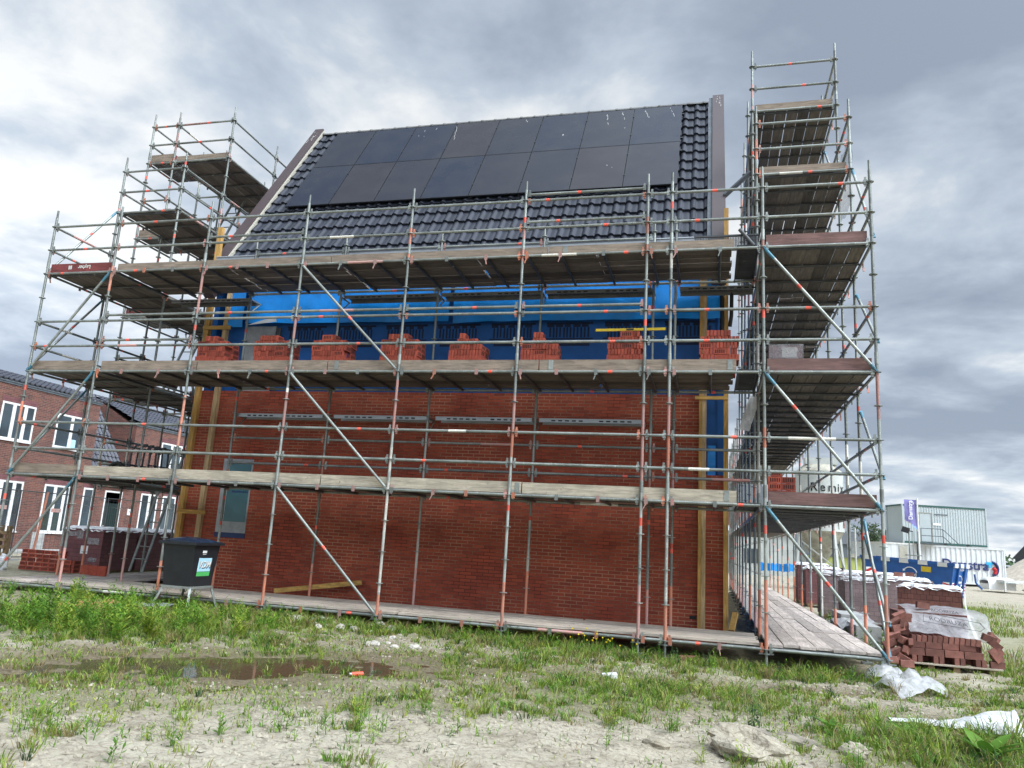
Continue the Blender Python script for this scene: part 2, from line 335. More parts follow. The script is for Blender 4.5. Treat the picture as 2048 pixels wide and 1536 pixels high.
# ------------------------------------------------------------------ mesh helpers
class MB:
    def __init__(s): s.v = []; s.f = []; s.m = []; s.sm = []
    def add(s, vs, fs, m=0, smooth=False):
        b = len(s.v); s.v.extend([tuple(p) for p in vs])
        for f in fs: s.f.append([b + i for i in f]); s.m.append(m); s.sm.append(smooth)
    def box(s, lo, hi, m=0):
        x0, y0, z0 = lo; x1, y1, z1 = hi
        s.add([(x0,y0,z0),(x1,y0,z0),(x1,y1,z0),(x0,y1,z0),(x0,y0,z1),(x1,y0,z1),(x1,y1,z1),(x0,y1,z1)],
              [(0,3,2,1),(4,5,6,7),(0,1,5,4),(1,2,6,5),(2,3,7,6),(3,0,4,7)], m)
    def obox(s, o, u, v, w, m=0):
        o, u, v, w = Vector(o), Vector(u), Vector(v), Vector(w)
        p = [o, o+u, o+u+v, o+v]; p += [q + w for q in p]
        fs = [(0,3,2,1),(4,5,6,7),(0,1,5,4),(1,2,6,5),(2,3,7,6),(3,0,4,7)]
        if u.cross(v).dot(w) < 0: fs = [tuple(reversed(f)) for f in fs]
        s.add(p, fs, m)
    def beam(s, p, q, w, h, m=0, upv=(0, 0, 1)):
        p, q = Vector(p), Vector(q); d = q - p; a = d.cross(Vector(upv))
        if a.length < 1e-5: a = d.cross(Vector((1, 0, 0)))
        a.normalize(); b = a.cross(d).normalized()
        s.obox(p - a*w/2 - b*h/2, d, a*w, b*h, m)
    def tube(s, p, q, r, m=0, n=8, r2=None, cap=True):
        p, q = Vector(p), Vector(q); d = (q - p)
        if d.length < 1e-6: return
        d.normalize(); a = d.orthogonal().normalized(); b = d.cross(a); r2 = r if r2 is None else r2
        vs = [p + (a*math.cos(2*math.pi*i/n) + b*math.sin(2*math.pi*i/n))*r for i in range(n)]
        vs += [q + (a*math.cos(2*math.pi*i/n) + b*math.sin(2*math.pi*i/n))*r2 for i in range(n)]
        s.add(vs, [(i, (i+1) % n, n+(i+1) % n, n+i) for i in range(n)], m, True)
        if cap: s.add(vs[:n], [tuple(reversed(range(n)))], m); s.add(vs[n:], [tuple(range(n))], m)
    def path(s, pts, r, m=0, n=6):
        for a, b in zip(pts[:-1], pts[1:]): s.tube(a, b, r, m, n)
    def disc(s, c, r, t, m=0, n=8): s.tube(Vector(c) - Vector((0,0,t/2)), Vector(c) + Vector((0,0,t/2)), r, m, n)
    def grid(s, P, m=0, smooth=True):
        h, w = len(P), len(P[0])
        s.add([p for row in P for p in row], [(j*w+i, j*w+i+1, (j+1)*w+i+1, (j+1)*w+i) for j in range(h-1) for i in range(w-1)], m, smooth)
    def lump(s, c, r, m=0, seed=0, n=7, k=10, sq=(1, 1, 1), rough=0.35):
        rr = random.Random(seed); P = []
        for j in range(n + 1):
            th = math.pi * j / n; row = []
            for i in range(k):
                ph = 2*math.pi*i/k; q_ = Vector((math.sin(th)*math.cos(ph), math.sin(th)*math.sin(ph), math.cos(th)))
                f = 1 + 2*rough*(float(fbm(q_.x*1.7 + q_.z*1.3 + seed*3.1 + 9, q_.y*1.7 - q_.z*1.1 + seed*1.7 + 9, 2, 4)) - 0.5)*1.6 if n > 8 else 1 + (rr.random() - 0.5)*2*rough*(0 < j < n)
                row.append(Vector(c) + Vector((math.sin(th)*math.cos(ph)*sq[0], math.sin(th)*math.sin(ph)*sq[1], math.cos(th)*sq[2]))*r*f)
            row.append(row[0]); P.append(row)
        s.grid(P, m, False)
    def prism(s, poly, axis_vec, m=0):
        n = len(poly); a = [Vector(p) for p in poly]; b = [p + Vector(axis_vec) for p in a]
        s.add(a + b, [tuple(reversed(range(n))), tuple(range(n, 2*n))] + [(i, (i+1) % n, n+(i+1) % n, n+i) for i in range(n)], m)
    def build(s, name, mats, parent=None):
        me = bpy.data.meshes.new(name); me.from_pydata(s.v, [], s.f)
        for k in ([mats] if isinstance(mats, str) else mats): me.materials.append(MAT[k])
        me.polygons.foreach_set('material_index', s.m); me.polygons.foreach_set('use_smooth', s.sm); me.update()
        o = bpy.data.objects.new(name, me); COL.objects.link(o)
        if parent is not None: o.parent = parent
        return o
def thing(name, label, cat, group=None, loc=(0, 0, 0)):
    o = bpy.data.objects.new(name, None); COL.objects.link(o); o.location = loc; o.empty_display_size = 0.2
    return tag(o, label, cat, group)
def tag(o, label, cat, group=None, kind=None):
    if label: o['label'] = label
    if cat: o['category'] = cat
    if group: o['group'] = group
    if kind: o['kind'] = kind
    return o
def structure(o): o['kind'] = 'structure'; return o
def text(name, s, size, o, right, upv, mat, parent=None, depth=0.002, align='CENTER', shear=0.0, bold=0.0):
    cu = bpy.data.curves.new(name, 'FONT'); cu.body = s; cu.size = size; cu.align_x = align; cu.align_y = 'CENTER'; cu.extrude = depth; cu.shear = shear; cu.offset = bold
    tmp = bpy.data.objects.new(name, cu); COL.objects.link(tmp)
    dg = bpy.context.evaluated_depsgraph_get(); me = bpy.data.meshes.new_from_object(tmp.evaluated_get(dg))
    bpy.data.objects.remove(tmp); me.materials.clear(); me.materials.append(MAT[mat])
    r, u = Vector(right).normalized(), Vector(upv).normalized(); n = r.cross(u)
    M = Matrix(((r.x, u.x, n.x, o[0]), (r.y, u.y, n.y, o[1]), (r.z, u.z, n.z, o[2]), (0, 0, 0, 1)))
    me.transform(M); ob = bpy.data.objects.new(name, me); COL.objects.link(ob)
    if parent is not None: ob.parent = parent
    return ob
def vnoise(x, y, seed=0):
    x = np.asarray(x, float); y = np.asarray(y, float); xi = np.floor(x).astype(np.int64); yi = np.floor(y).astype(np.int64)
    def h(a, b):
        v = np.sin(a * 127.1 + b * 311.7 + seed * 74.7) * 43758.5453; return v - np.floor(v)
    fx, fy = x - xi, y - yi; fx = fx*fx*(3-2*fx); fy = fy*fy*(3-2*fy)
    return (h(xi, yi)*(1-fx) + h(xi+1, yi)*fx)*(1-fy) + (h(xi, yi+1)*(1-fx) + h(xi+1, yi+1)*fx)*fy
def fbm(x, y, seed=0, o=4):
    s, a, t_ = 0, 1, 0
    for i in range(o): s = s + a*vnoise(np.asarray(x)*2**i, np.asarray(y)*2**i, seed+i*13); t_ += a; a *= 0.5
    return s / t_
def sstep(a, b, x): t_ = np.clip((x - a)/(b - a), 0, 1); return t_*t_*(3 - 2*t_)

# ------------------------------------------------------------------ ground
PUD_C, PUD_A = (-7.25, -4.10), math.atan2(2.6, 3.0)
def pud(x, y):
    dx, dy = x - PUD_C[0], y - PUD_C[1]; u = dx*math.cos(PUD_A) + dy*math.sin(PUD_A); v = -dx*math.sin(PUD_A) + dy*math.cos(PUD_A)
    v = v + 0.22*(vnoise(u*1.1, u*0 + 3, 4) - 0.5)*2
    return np.sqrt((u/2.5)**2 + (v/0.80)**2) + 1.1*(fbm(x*1.9, y*1.9, 21) - 0.5)
def gz(x, y):
    x = np.asarray(x, float); y = np.asarray(y, float)
    z = -0.27 + 0.011*np.clip(-x, 0, 16) + 0.45*sstep(40, 54, y)*sstep(2, 8, x)
    near = 1 - sstep(14, 30, np.hypot(x + 4, y + 3))
    z = z + near*(0.10*(fbm(x*0.45, y*0.45, 3) - 0.5) + 0.085*(fbm(x*1.7, y*1.7, 8) - 0.5) + 0.040*(fbm(x*6, y*6, 5) - 0.5) + 0.016*(vnoise(x*15, y*15, 6) - 0.5))
    # wheel rut running along the front
    yc = -2.1 + 0.22*(x + 4); z = z - near*0.07*np.exp(-((y - yc)/0.28)**2)*sstep(-6.5, -4, x)*(1 - sstep(0.5, 2, x))
    p = pud(x, y); z = np.where(p < 1.6, z*sstep(0.9, 1.6, p) + (1 - sstep(0.9, 1.6, p))*(-0.222 - 0.035*(1 - np.clip(p, 0, 1)) + 0.030*(fbm(x*5, y*5, 15, 3) - 0.5)), z)
    flat = sstep(-0.4, 0.0, y)*(1 - sstep(20, 24, y))*sstep(-16.5, -16, x)*(1 - sstep(0.2, 0.7, x))
    return z*(1 - flat) + flat*np.minimum(z, -0.12)
def axis(lo, hi, step, far):
    a = list(np.arange(lo, hi + 1e-6, step)); s = step; x = hi; b = []
    while x < far: s *= 1.22; x += s; b.append(x)
    s = step; x = lo; c = []
    while x > -far: s *= 1.22; x -= s; c.append(x)
    return np.array(c[::-1] + a + b)
gx, gy = axis(-12.5, 3.2, 0.045, 900), axis(-8.2, 1.0, 0.045, 900)
X, Y = np.meshgrid(gx, gy); Z = gz(X, Y)
nx, ny = len(gx), len(gy)
me = bpy.data.meshes.new('ground')
idx = np.arange(nx*ny).reshape(ny, nx)
quads = np.stack([idx[:-1, :-1], idx[:-1, 1:], idx[1:, 1:], idx[1:, :-1]], -1).reshape(-1, 4)
me.vertices.add(nx*ny); me.vertices.foreach_set('co', np.stack([X, Y, Z], -1).ravel())
me.loops.add(quads.size); me.loops.foreach_set('vertex_index', quads.ravel().astype(np.int32))
me.polygons.add(len(quads)); me.polygons.foreach_set('loop_start', np.arange(0, quads.size, 4, dtype=np.int32))
me.polygons.foreach_set('use_smooth', np.ones(len(quads), bool)); me.update(); me.validate()
def sand(x, y):   # bare pale clay in front
    s = sstep(0.0, 0.7, (-4.55 + 0.60*(x + 4)) - y + 1.1*(fbm(x*0.9, y*0.9, 31) - 0.5))*(1 - sstep(-1.9, -1.2, x + 0.25*(y+5)))
    s = np.maximum(s, 0.8*np.exp(-(((x + 11.6)/1.6)**2 + ((y + 1.1)/0.9)**2)))
    s = np.maximum(s, 0.75*np.exp(-(((x + 0.8)/1.3)**2 + ((y + 1.3)/0.8)**2)))
    s = np.maximum(s, 0.5*np.exp(-(((x + 6.2)/0.9)**2 + ((y + 1.2)/0.45)**2)))
    return s
def damp(x, y):
    p = pud(x, y); d = 1.25*(1 - sstep(0.9, 2.2, p))
    yc = -2.1 + 0.22*(x + 4); d = np.maximum(d, 0.85*np.exp(-((y - yc - 0.1)/0.42)**2)*sstep(-7, -4.5, x)*(1 - sstep(-0.3, 1.5, x)))
    yb = -4.3 + 0.62*(x + 4); d = np.maximum(d, 0.45*np.exp(-((y - yb)/0.35)**2)*sstep(-9, -7, x)*(1 - sstep(-3.5, -2, x)))
    d = np.maximum(d, 0.62*np.clip(fbm(x*0.7, y*0.7, 91, 3)*3 - 0.85, 0, 1)*(1 - 0.95*np.clip(sand(x, y), 0, 1))*(1 - sstep(3, 9, y)))
    d = np.maximum(d, 0.7*sstep(-0.5, 0.2, y)*sstep(-16, -12, x)*(1 - sstep(0.3, 1, x))*(1 - sstep(20, 25, y)))
    return d
def lush(x, y):
    a = sstep(-1.15, -0.55, y - 0.03*x)*(1 - sstep(0.05, 0.3, y))*sstep(-12.2, -11, x)*(1 - sstep(0.3, 1.0, x))
    b = np.exp(-(((x + 10.2)/2.0)**2 + ((y + 2.6)/1.15)**2)**2)
    c = np.exp(-(((x + 0.0)/1.35)**2 + ((y + 4.1)/0.95)**2)**2)
    d = 0.6*np.exp(-(((x + 2.6)/1.5)**2 + ((y + 2.9)/0.75)**2)**2)
    e_ = 0.5*np.exp(-(((x + 4.2)/0.8)**2 + ((y + 1.6)/0.5)**2)**2)
    f = 0.55*sstep(1.6, 2.6, x)*sstep(-2, 0, y)*(1 - sstep(22, 28, y))
    return np.clip(np.maximum.reduce([0.62*a, b, c, d, e_, f]), 0, 1)
mossv = np.clip(0.45*(fbm(X*0.8, Y*0.8, 41)*2 - 0.6) + 0.55*lush(X, Y) - 0.7*sand(X, Y), 0, 1)*(1 - sstep(30, 40, np.hypot(X, Y)))
mossv = np.where(pud(X, Y) < 0.95, mossv*0.6, mossv)
for nm, arr in (('damp', damp(X, Y)), ('moss', mossv)):
    a_ = me.attributes.new(nm, 'FLOAT', 'POINT'); a_.data.foreach_set('value', arr.ravel().astype(np.float32))
me.materials.append(MAT['ground']); g_o = bpy.data.objects.new('ground', me); COL.objects.link(g_o); structure(g_o)
# puddle water
b = MB(); P = []
for j in range(9):
    row = []
    for i in range(41):
        a = 2*math.pi*i/40; rr = j/8*1.06; u, v = 3.2*rr*math.cos(a), 1.2*rr*math.sin(a)
        row.append((PUD_C[0] + u*math.cos(PUD_A) - v*math.sin(PUD_A), PUD_C[1] + u*math.sin(PUD_A) + v*math.cos(PUD_A), -0.232))
    P.append(row)
b.grid(P, 0, True); structure(b.build('puddle', 'puddle_water'))

def fast_mesh(name, V, counts, mats, mi=None):
    me = bpy.data.meshes.new(name); me.vertices.add(len(V)); me.vertices.foreach_set('co', V.astype(np.float32).ravel())
    n = int(counts.sum()); me.loops.add(n); me.loops.foreach_set('vertex_index', np.arange(n, dtype=np.int32))
    return me
def blades(name, x, y, z, h, w, lean, mats, mi, label, cat='grass', out=None):
    """each blade one bent strip: a quad and a tip triangle"""
    n = len(x); a = rng.uniform(0, 2*np.pi, n); dx, dy = np.cos(a)*w/2, np.sin(a)*w/2
    la = rng.uniform(0, 2*np.pi, n) if out is None else out + rng.normal(0, 0.7, n); lx, ly = np.cos(la)*lean*h, np.sin(la)*lean*h
    V = np.empty((n, 5, 3)); base = np.stack([x, y, z], 1)
    V[:, 0] = base + np.stack([-dx, -dy, 0*x - 0.01], 1); V[:, 1] = base + np.stack([dx, dy, 0*x - 0.01], 1)
    mid_ = base + np.stack([lx*0.35, ly*0.35, h*0.58], 1)
    V[:, 2] = mid_ + np.stack([dx*0.75, dy*0.75, 0*x], 1); V[:, 3] = mid_ + np.stack([-dx*0.75, -dy*0.75, 0*x], 1)
    V[:, 4] = base + np.stack([lx, ly, h*np.sqrt(np.clip(1 - (lean*0.75)**2, 0.1, 1))], 1)
    me = bpy.data.meshes.new(name); me.vertices.add(n*5); me.vertices.foreach_set('co', V.astype(np.float32).ravel())
    o = (np.arange(n)*5)[:, None]; L = np.concatenate([o + np.array([[0, 1, 2, 3]]), o + np.array([[3, 2, 4]])], 1)
    me.loops.add(n*7); me.loops.foreach_set('vertex_index', L.ravel().astype(np.int32))
    me.polygons.add(n*2); st = (np.arange(n)*7)[:, None] + np.array([[0, 4]])
    me.polygons.foreach_set('loop_start', st.ravel().astype(np.int32))
    for k in mats: me.materials.append(MAT[k])
    me.polygons.foreach_set('material_index', np.repeat(mi, 2).astype(np.int32)); me.update(); me.validate()
    ob = bpy.data.objects.new(name, me); COL.objects.link(ob); tag(ob, label, cat, kind='stuff'); return ob
# grass cover: tufts of blades that spread from a common foot
N = 60000
x = rng.uniform(-13, 4.5, N); y = rng.uniform(-8, 3, N)
keep = (y - (-11.9) > 2.2) & (np.abs(np.arctan2(x + 2.34, y + 11.88) + 0.26) < 0.68) & ~((x > -16) & (x < -0.02) & (y > 0.12)); x, y = x[keep], y[keep]
clump = fbm(x*1.5, y*1.5, 51, 3); clump2 = fbm(x*4.5, y*4.5, 57, 2); lu = lush(x, y)
dens = np.clip((clump - 0.42)*4.0, 0, 1)*0.58*np.clip((clump2 - 0.28)*3, 0, 1) + 0.95*lu*np.clip((clump2 - 0.2)*2.5, 0, 1) + 0.012
dens = dens*(1 - 0.92*np.clip(sand(x, y), 0, 1)*(clump < 0.60)); dens = np.where(pud(x, y) < 0.85, np.where(clump2 > 0.55, 0.16, 0.004), dens)
ok = rng.random(len(x)) < dens*0.62; x, y, lu = x[ok], y[ok], lu[ok]
nb = rng.integers(7, 26, len(x)); th = rng.uniform(0.045, 0.11, len(x))*(1 + 1.6*lu*rng.random(len(x)))*np.where(rng.random(len(x)) < 0.08, 1.7, 1.0); kind_ = rng.choice(5, len(x), p=[0.46, 0.22, 0.14, 0.08, 0.10]); spread = rng.uniform(0.02, 0.075, len(x))
ti = np.repeat(np.arange(len(x)), nb); n_ = len(ti); ang = rng.uniform(0, 2*np.pi, n_); rad = np.sqrt(rng.random(n_))*spread[ti]
bx, by = x[ti] + np.cos(ang)*rad, y[ti] + np.sin(ang)*rad; hh = th[ti]*rng.uniform(0.45, 1.15, n_); dist = np.hypot(bx + 2.3, by + 11.9)
kk = np.where(rng.random(n_) < 0.14, 2, kind_[ti])
blades('grass', bx, by, gz(bx, by), hh, rng.uniform(0.0035, 0.0085, n_)*(0.8 + dist/15), np.clip(rng.uniform(0.2, 0.7, n_) + 0.5*rad/spread[ti], 0, 1.15), ['grass_blade', 'lush_leaf', 'dry_leaf', 'dark_leaf', 'lime_leaf'], kk,
       'ragged tufts of green and straw coloured grass on the pale clay', out=ang)
N = 420000
x = rng.uniform(-12, 3.5, N); y = rng.uniform(-8, 1, N)
k_ = (np.abs(np.arctan2(x + 2.34, y + 11.88) + 0.26) < 0.66) & (np.hypot(x + 2.34, y + 11.88) > 4) & ~((x > -16) & (x < -0.02) & (y > 0.1)); x, y = x[k_], y[k_]
dn = np.clip(fbm(x*2.3, y*2.3, 81, 3)*2.6 - 0.75, 0.03, 1)*(1 - 0.86*np.clip(sand(x, y), 0, 1)); dn = np.where(pud(x, y) < 0.9, 0.02, dn)
ok = rng.random(len(x)) < dn*0.26; x, y = x[ok], y[ok]; dist = np.hypot(x + 2.3, y + 11.9)
blades('grass', x, y, gz(x, y), rng.uniform(0.018, 0.055, len(x)), rng.uniform(0.005, 0.010, len(x))*(0.7 + dist/14), rng.uniform(0.5, 1.3, len(x)), ['grass_blade', 'dry_leaf', 'weed_leaf'],
       rng.choice(3, len(x), p=[0.55, 0.22, 0.23]), 'thin low grass sprouting all over the damp earth')
# crumbs of dry clay
N = 26000
x = rng.uniform(-9, 1.5, N); y = rng.uniform(-8, -0.4, N); k_ = (np.abs(np.arctan2(x + 2.34, y + 11.88) + 0.26) < 0.64) & (np.hypot(x + 2.34, y + 11.88) > 4) & (rng.random(N) < 0.25 + 0.75*np.clip(sand(x, y), 0, 1)) & (pud(x, y) > 1.1)
x, y = x[k_], y[k_]; n_ = len(x); r_ = 0.005 + 0.024*rng.random(n_)**4; z = gz(x, y)
ico = np.array([(0, 0, 1), (1, 0, 0.1), (0.3, 0.95, 0.2), (-0.8, 0.6, 0), (-0.8, -0.6, 0.25), (0.3, -0.95, 0.05)]); fc_ = [(0, 1, 2), (0, 2, 3), (0, 3, 4), (0, 4, 5), (0, 5, 1)]
V = (ico[None]*np.array([1, 1, 0.7])*(0.7 + 0.6*rng.random((n_, 6, 1))))*r_[:, None, None] + np.stack([x, y, z], 1)[:, None]
me = bpy.data.meshes.new('clay_crumbs'); me.from_pydata(V.reshape(-1, 3).tolist(), [], [tuple(6*i + j for j in f) for i in range(n_) for f in fc_]); me.materials.append(MAT['ground']); me.update()
o = bpy.data.objects.new('clay_crumbs', me); COL.objects.link(o); tag(o, 'loose crumbs of dry clay scattered over the bare ground', 'crumbs', kind='stuff')
# grass in the field to the right and beyond
N = 90000
x = rng.uniform(1.8, 16, N); y = rng.uniform(-2, 30, N); f_ = fbm(x*0.7, y*0.7, 71, 3)
ok = (rng.random(N) < np.clip((f_ - 0.38)*3, 0, 1)*(1 - sstep(20, 30, y))) & (np.arctan2(x + 2.34, y + 11.88) + 0.26 < 0.66); x, y = x[ok], y[ok]
blades('grass', x, y, gz(x, y), rng.uniform(0.06, 0.2, len(x)), rng.uniform(0.012, 0.026, len(x)), rng.uniform(0.2, 0.8, len(x)), ['grass_blade', 'dry_leaf'],
       (rng.random(len(x)) < 0.25).astype(int), 'rough grass on the field right of the brick pallets')
# feathery weeds: stems with many narrow leaflets
def weeds(name, plants, mats, label, cat='weeds', single=False):
    xs, ys, zs, hs, ws, ls, mi = [], [], [], [], [], [], []
    V = []; F = []; M_ = []
    for (px, py, H, mk, nst) in plants:
        z0 = float(gz(px, py))
        for s in range(nst):
            a = random.uniform(0, 6.28); le = random.uniform(0.05, 0.4)
            base = Vector((px + random.gauss(0, 0.03), py + random.gauss(0, 0.03), z0 - 0.01)); hh = H*random.uniform(0.6, 1.05)
            tip = base + Vector((math.cos(a)*le*hh, math.sin(a)*le*hh, hh))
            sd = Vector((-math.sin(a), math.cos(a), 0))*0.004
            i = len(V); V += [base - sd, base + sd, tip]; F.append((i, i+1, i+2)); M_.append(mk)
            nl = max(6, int(hh*46))
            for k in range(nl):
                tt = 0.12 + 0.88*k/nl; p = base.lerp(tip, tt); b_ = random.uniform(0, 6.28); ln = H*random.uniform(0.13, 0.26)*(1.15 - 0.6*tt) + 0.012
                d = Vector((math.cos(b_), math.sin(b_), random.uniform(0.1, 0.9))).normalized()*ln
                s2 = Vector((-math.sin(b_), math.cos(b_), 0))*ln*random.uniform(0.10, 0.17)
                i = len(V); V += [p, p + d*0.5 + s2, p + d, p + d*0.5 - s2]; F.append((i, i+1, i+2, i+3)); M_.append(mk)
    me = bpy.data.meshes.new(name); me.from_pydata([tuple(v_) for v_ in V], [], F)
    for k in mats: me.materials.append(MAT[k])
    me.polygons.foreach_set('material_index', M_); me.update()
    o = bpy.data.objects.new(name, me); COL.objects.link(o)
    return tag(o, label, cat, kind=None if single else 'stuff')
pl = []
while len(pl) < 300:
    px, py = random.uniform(-12.6, -8.1), random.uniform(-4.6, -0.35)
    if math.exp(-(((px + 10.4)/2.1)**2 + ((py + 2.5)/1.5)**2)**2) > random.random() and pud(np.array(px), np.array(py)) > 1.1 and not (-11.6 < px < -10.0 and py > -1.45):
        pl.append((px, py, random.uniform(0.16, 0.48), random.choice((0, 0, 1, 1, 2)), random.randint(3, 6)))
weeds('weeds', pl, ['weed_leaf', 'lush_leaf', 'lime_leaf'], 'tall bright green feathery weeds left of the puddle below the black tub')
pl = []
while len(pl) < 230:
    px = random.uniform(-9.2, 0.2); py = -5.25 + 0.63*(px + 4) + random.gauss(0, 0.33)
    if px > -4: py = -4.1 + random.gauss(0, 0.9)
    if float(pud(np.array(px), np.array(py))) > 1.02: pl.append((px, py, random.uniform(0.09, 0.27), random.choice((0, 0, 1, 2)), random.randint(2, 5)))
weeds('weeds', pl, ['weed_leaf', 'lush_leaf', 'lime_leaf'], 'low feathery weeds along the near edge of the puddle and the pale clay')
pl = []
for i in range(140):
    px = random.uniform(-9.4, -0.2); pl.append((px, random.uniform(-0.85, 0.0), random.uniform(0.10, 0.30), random.choice((0, 1, 3)), random.randint(2, 4)))
for i in range(60):
    pl.append((random.uniform(0.1, 1.0), random.uniform(2.5, 10), random.uniform(0.2, 0.5), random.choice((0, 1, 3)), random.randint(2, 5)))
for i in range(70):
    pl.append((random.uniform(-15.5, -11), random.uniform(-1.0, 0.2), random.uniform(0.15, 0.45), random.choice((0, 1)), random.randint(2, 5)))
weeds('weeds', pl, ['weed_leaf', 'lush_leaf', 'lime_leaf', 'dark_leaf'], 'weeds under the lowest scaffold tubes along the front')
for (px, py, H, mk, nst, lb) in ((-1.95, -4.35, 0.34, 3, 7, 'dark green leafy weed growing on the cracked clay clod'), (-7.75, -5.55, 0.2, 2, 9, 'lime green tuft left of the puddle near edge'),
        (-6.85, -3.05, 0.16, 2, 12, 'small yellow green tuft on the far bank of the puddle'), (-9.1, -3.3, 0.42, 2, 12, 'bright lime weed at the edge of the tall weeds'),
        (-0.95, -1.75, 0.22, 3, 8, 'dark low weed below the corner of the base deck'), (-0.1, -1.6, 0.16, 1, 8, 'green weed beside the crumpled clear plastic')):
    weeds('weed_plant', [(px, py, H, mk, nst)], ['weed_leaf', 'lush_leaf', 'lime_leaf', 'dark_leaf'], lb, 'weed', True)
# broad-leaved docks in the right foreground
def dock(px, py, n, L, label):
    b = MB(); z0 = float(gz(px, py))
    for k in range(n):
        a = 6.28*k/n + random.uniform(-0.3, 0.3); el = random.uniform(0.5, 1.2); ln = L*random.uniform(0.7, 1.1); wd = ln*0.17; P = []
        for j in range(6):
            s = j/5; rr = ln*s*math.cos(el*(1 - 0.5*s)); zz = z0 + ln*s*math.sin(el)*(1 - 0.35*s); ww = wd*math.sin(math.pi*min(1, s*0.9 + 0.08))
            c = Vector((px + math.cos(a)*rr, py + math.sin(a)*rr, zz)); sdv = Vector((-math.sin(a), math.cos(a), 0))*ww
            P.append([c - sdv, c + Vector((0, 0, -ww*0.3)), c + sdv])
        b.grid(P, 0, True)
    tag(b.build('dock_plant', 'lush_leaf'), label, 'weed')
dock(-0.10, -4.25, 11, 0.36, 'broad leaved green dock in the bottom right corner'); dock(-0.55, -3.6, 8, 0.2, 'small broad leaved weed in front of the white plastic sheet')
dock(-1.25, -3.75, 9, 0.2, 'broad leaved weed left of the white plastic sheet in the grass')
# yellow buttercups by the right base
b = MB()
for i in range(20):
    px, py = -3.9 + random.gauss(0, 0.28), -0.45 + random.gauss(0, 0.16); z0 = float(gz(px, py)) + random.uniform(0.16, 0.30)
    b.lump((px, py, z0), 0.012, 0, i, 4, 6); b.tube((px, py, z0), (px + 0.01, py, z0 - 0.2), 0.002, 1, 3)
tag(b.build('buttercups', ['flower', 'lush_leaf']), 'yellow buttercups in the grass below the base deck', 'flowers', kind='stuff')

# rubble, clods, litter
def rock(px, py, r, seed, m, name, label, cat, sq=(1, 1, 0.7), grp=None):
    b = MB(); b.lump((px, py, float(gz(px, py)) + r*sq[2]*0.25), r, 0, seed, *((18, 28) if r > 0.11 else (9, 12)), sq, 0.62 if r > 0.11 else 0.35); return tag(b.build(name, m), label, cat, grp)
for i in range(26):
    px, py = -8.75 + random.gauss(0, 0.35), 0.0 - 0.2 + random.gauss(0, 0.22) - 0.15
    if i > 12: px, py = -7.6 + random.gauss(0, 0.45), -0.75 + random.gauss(0, 0.25)
    rock(px, py, random.uniform(0.03, 0.10), i, 'rubble', 'rubble_lump', 'pale lump of rubble in the heap below the base deck left of centre', 'rubble', (1, 1, 0.75), 'rubble lumps')
rock(-1.98, -4.95, 0.30, 90, 'ground', 'clay_clod', 'big cracked pale clay clod in the right foreground', 'clod', (1.15, 0.85, 0.42))
rock(-1.75, -4.5, 0.2, 91, 'clod', 'clay_clod', 'grey brown clay clod behind the big pale clod', 'clod', (1.2, 0.7, 0.36))
rock(-1.2, -4.7, 0.11, 92, 'ground', 'clay_clod', 'small clay clod right of the big cracked clod', 'clod')
rock(-2.75, -5.2, 0.10, 93, 'ground', 'clay_clod', 'flat small clod left of the big cracked clod', 'clod', (1.3, 1, 0.5))
for i, (px, py) in enumerate(((-6.6, -1.6), (-6.4, -1.85), (-6.15, -1.75), (-6.7, -1.9))):
    rock(px, py, 0.04 + 0.015*i, 60+i, 'rubble', 'rubble_lump', 'white stone in the loose cluster right of the rubble heap', 'rubble', (1.2, 1, 0.6), 'stones right of the rubble heap')
b = MB(); b.tube((-6.03, -3.9, float(gz(-6.03, -3.9)) + 0.03), (-5.93, -3.83, float(gz(-6, -3.85)) + 0.035), 0.024, 0, 10); b.tube((-6.05, -3.915, float(gz(-6.03, -3.9)) + 0.029), (-6.03, -3.9, float(gz(-6.03, -3.9)) + 0.03), 0.018, 1, 10)
tag(b.build('drink_can', ['fluor_tape', 'zinc']), 'crushed red drink can on the bare earth', 'can')
b = MB(); z0 = float(gz(-3.47, -2.25)); b.obox((-3.56, -2.3, z0), (0.17, 0.03, 0.02), (-0.03, 0.1, 0.01), (0, 0, 0.05)); tag(b.build('polystyrene_block', 'white'), 'small white polystyrene block in the grass', 'block')
b = MB(); b.obox((-2.75, -0.06, float(gz(-2.6, 0)) + 0.0), (0.26, 0.05, 0.01), (-0.03, 0.12, 0), (0, 0, 0.07)); tag(b.build('brick', 'paver'), 'single pale red brick lying below the base deck near the corner', 'brick')

# ------------------------------------------------------------------ scaffold
TR = 0.0242
def seg_tube(b, p, q, r, marks, n=8):
    """tube p-q with painted lengths; marks = [(from, to, material)] in metres along it"""
    p, q = Vector(p), Vector(q); L = (q - p).length; d = (q - p)/L
    cuts = sorted((max(0, a), min(L, c), m) for a, c, m in marks if c > 0 and a < L); s = 0
    for a, c, m in cuts:
        if a < s: a = s
        if c <= a: continue
        if a > s: b.tube(p + d*s, p + d*a, r, 0, n, cap=False)
        b.tube(p + d*a, p + d*c, r + 0.0006, m, n, cap=False); s = c
    if s < L: b.tube(p + d*s, q, r, 0, n)
def auto_marks(z0, z1):
    out = []; z = math.ceil(z0/2)*2 - 2
    while z < z1:
        o = max(z, z0) - z0
        k = random.random()
        if k < 0.26: out.append((o + 0.03, o + random.uniform(0.3, 0.8), 1))
        elif k < 0.5: out.append((o + 0.05, o + random.uniform(0.3, 0.8), 4))
        elif k < 0.66: out.append((o + 0.1, o + random.uniform(0.8, 1.7), 3))
        if random.random() < 0.55: a = o + random.uniform(1.05, 1.8); out.append((a, a + 0.075, 2))
        z += 2
    return out
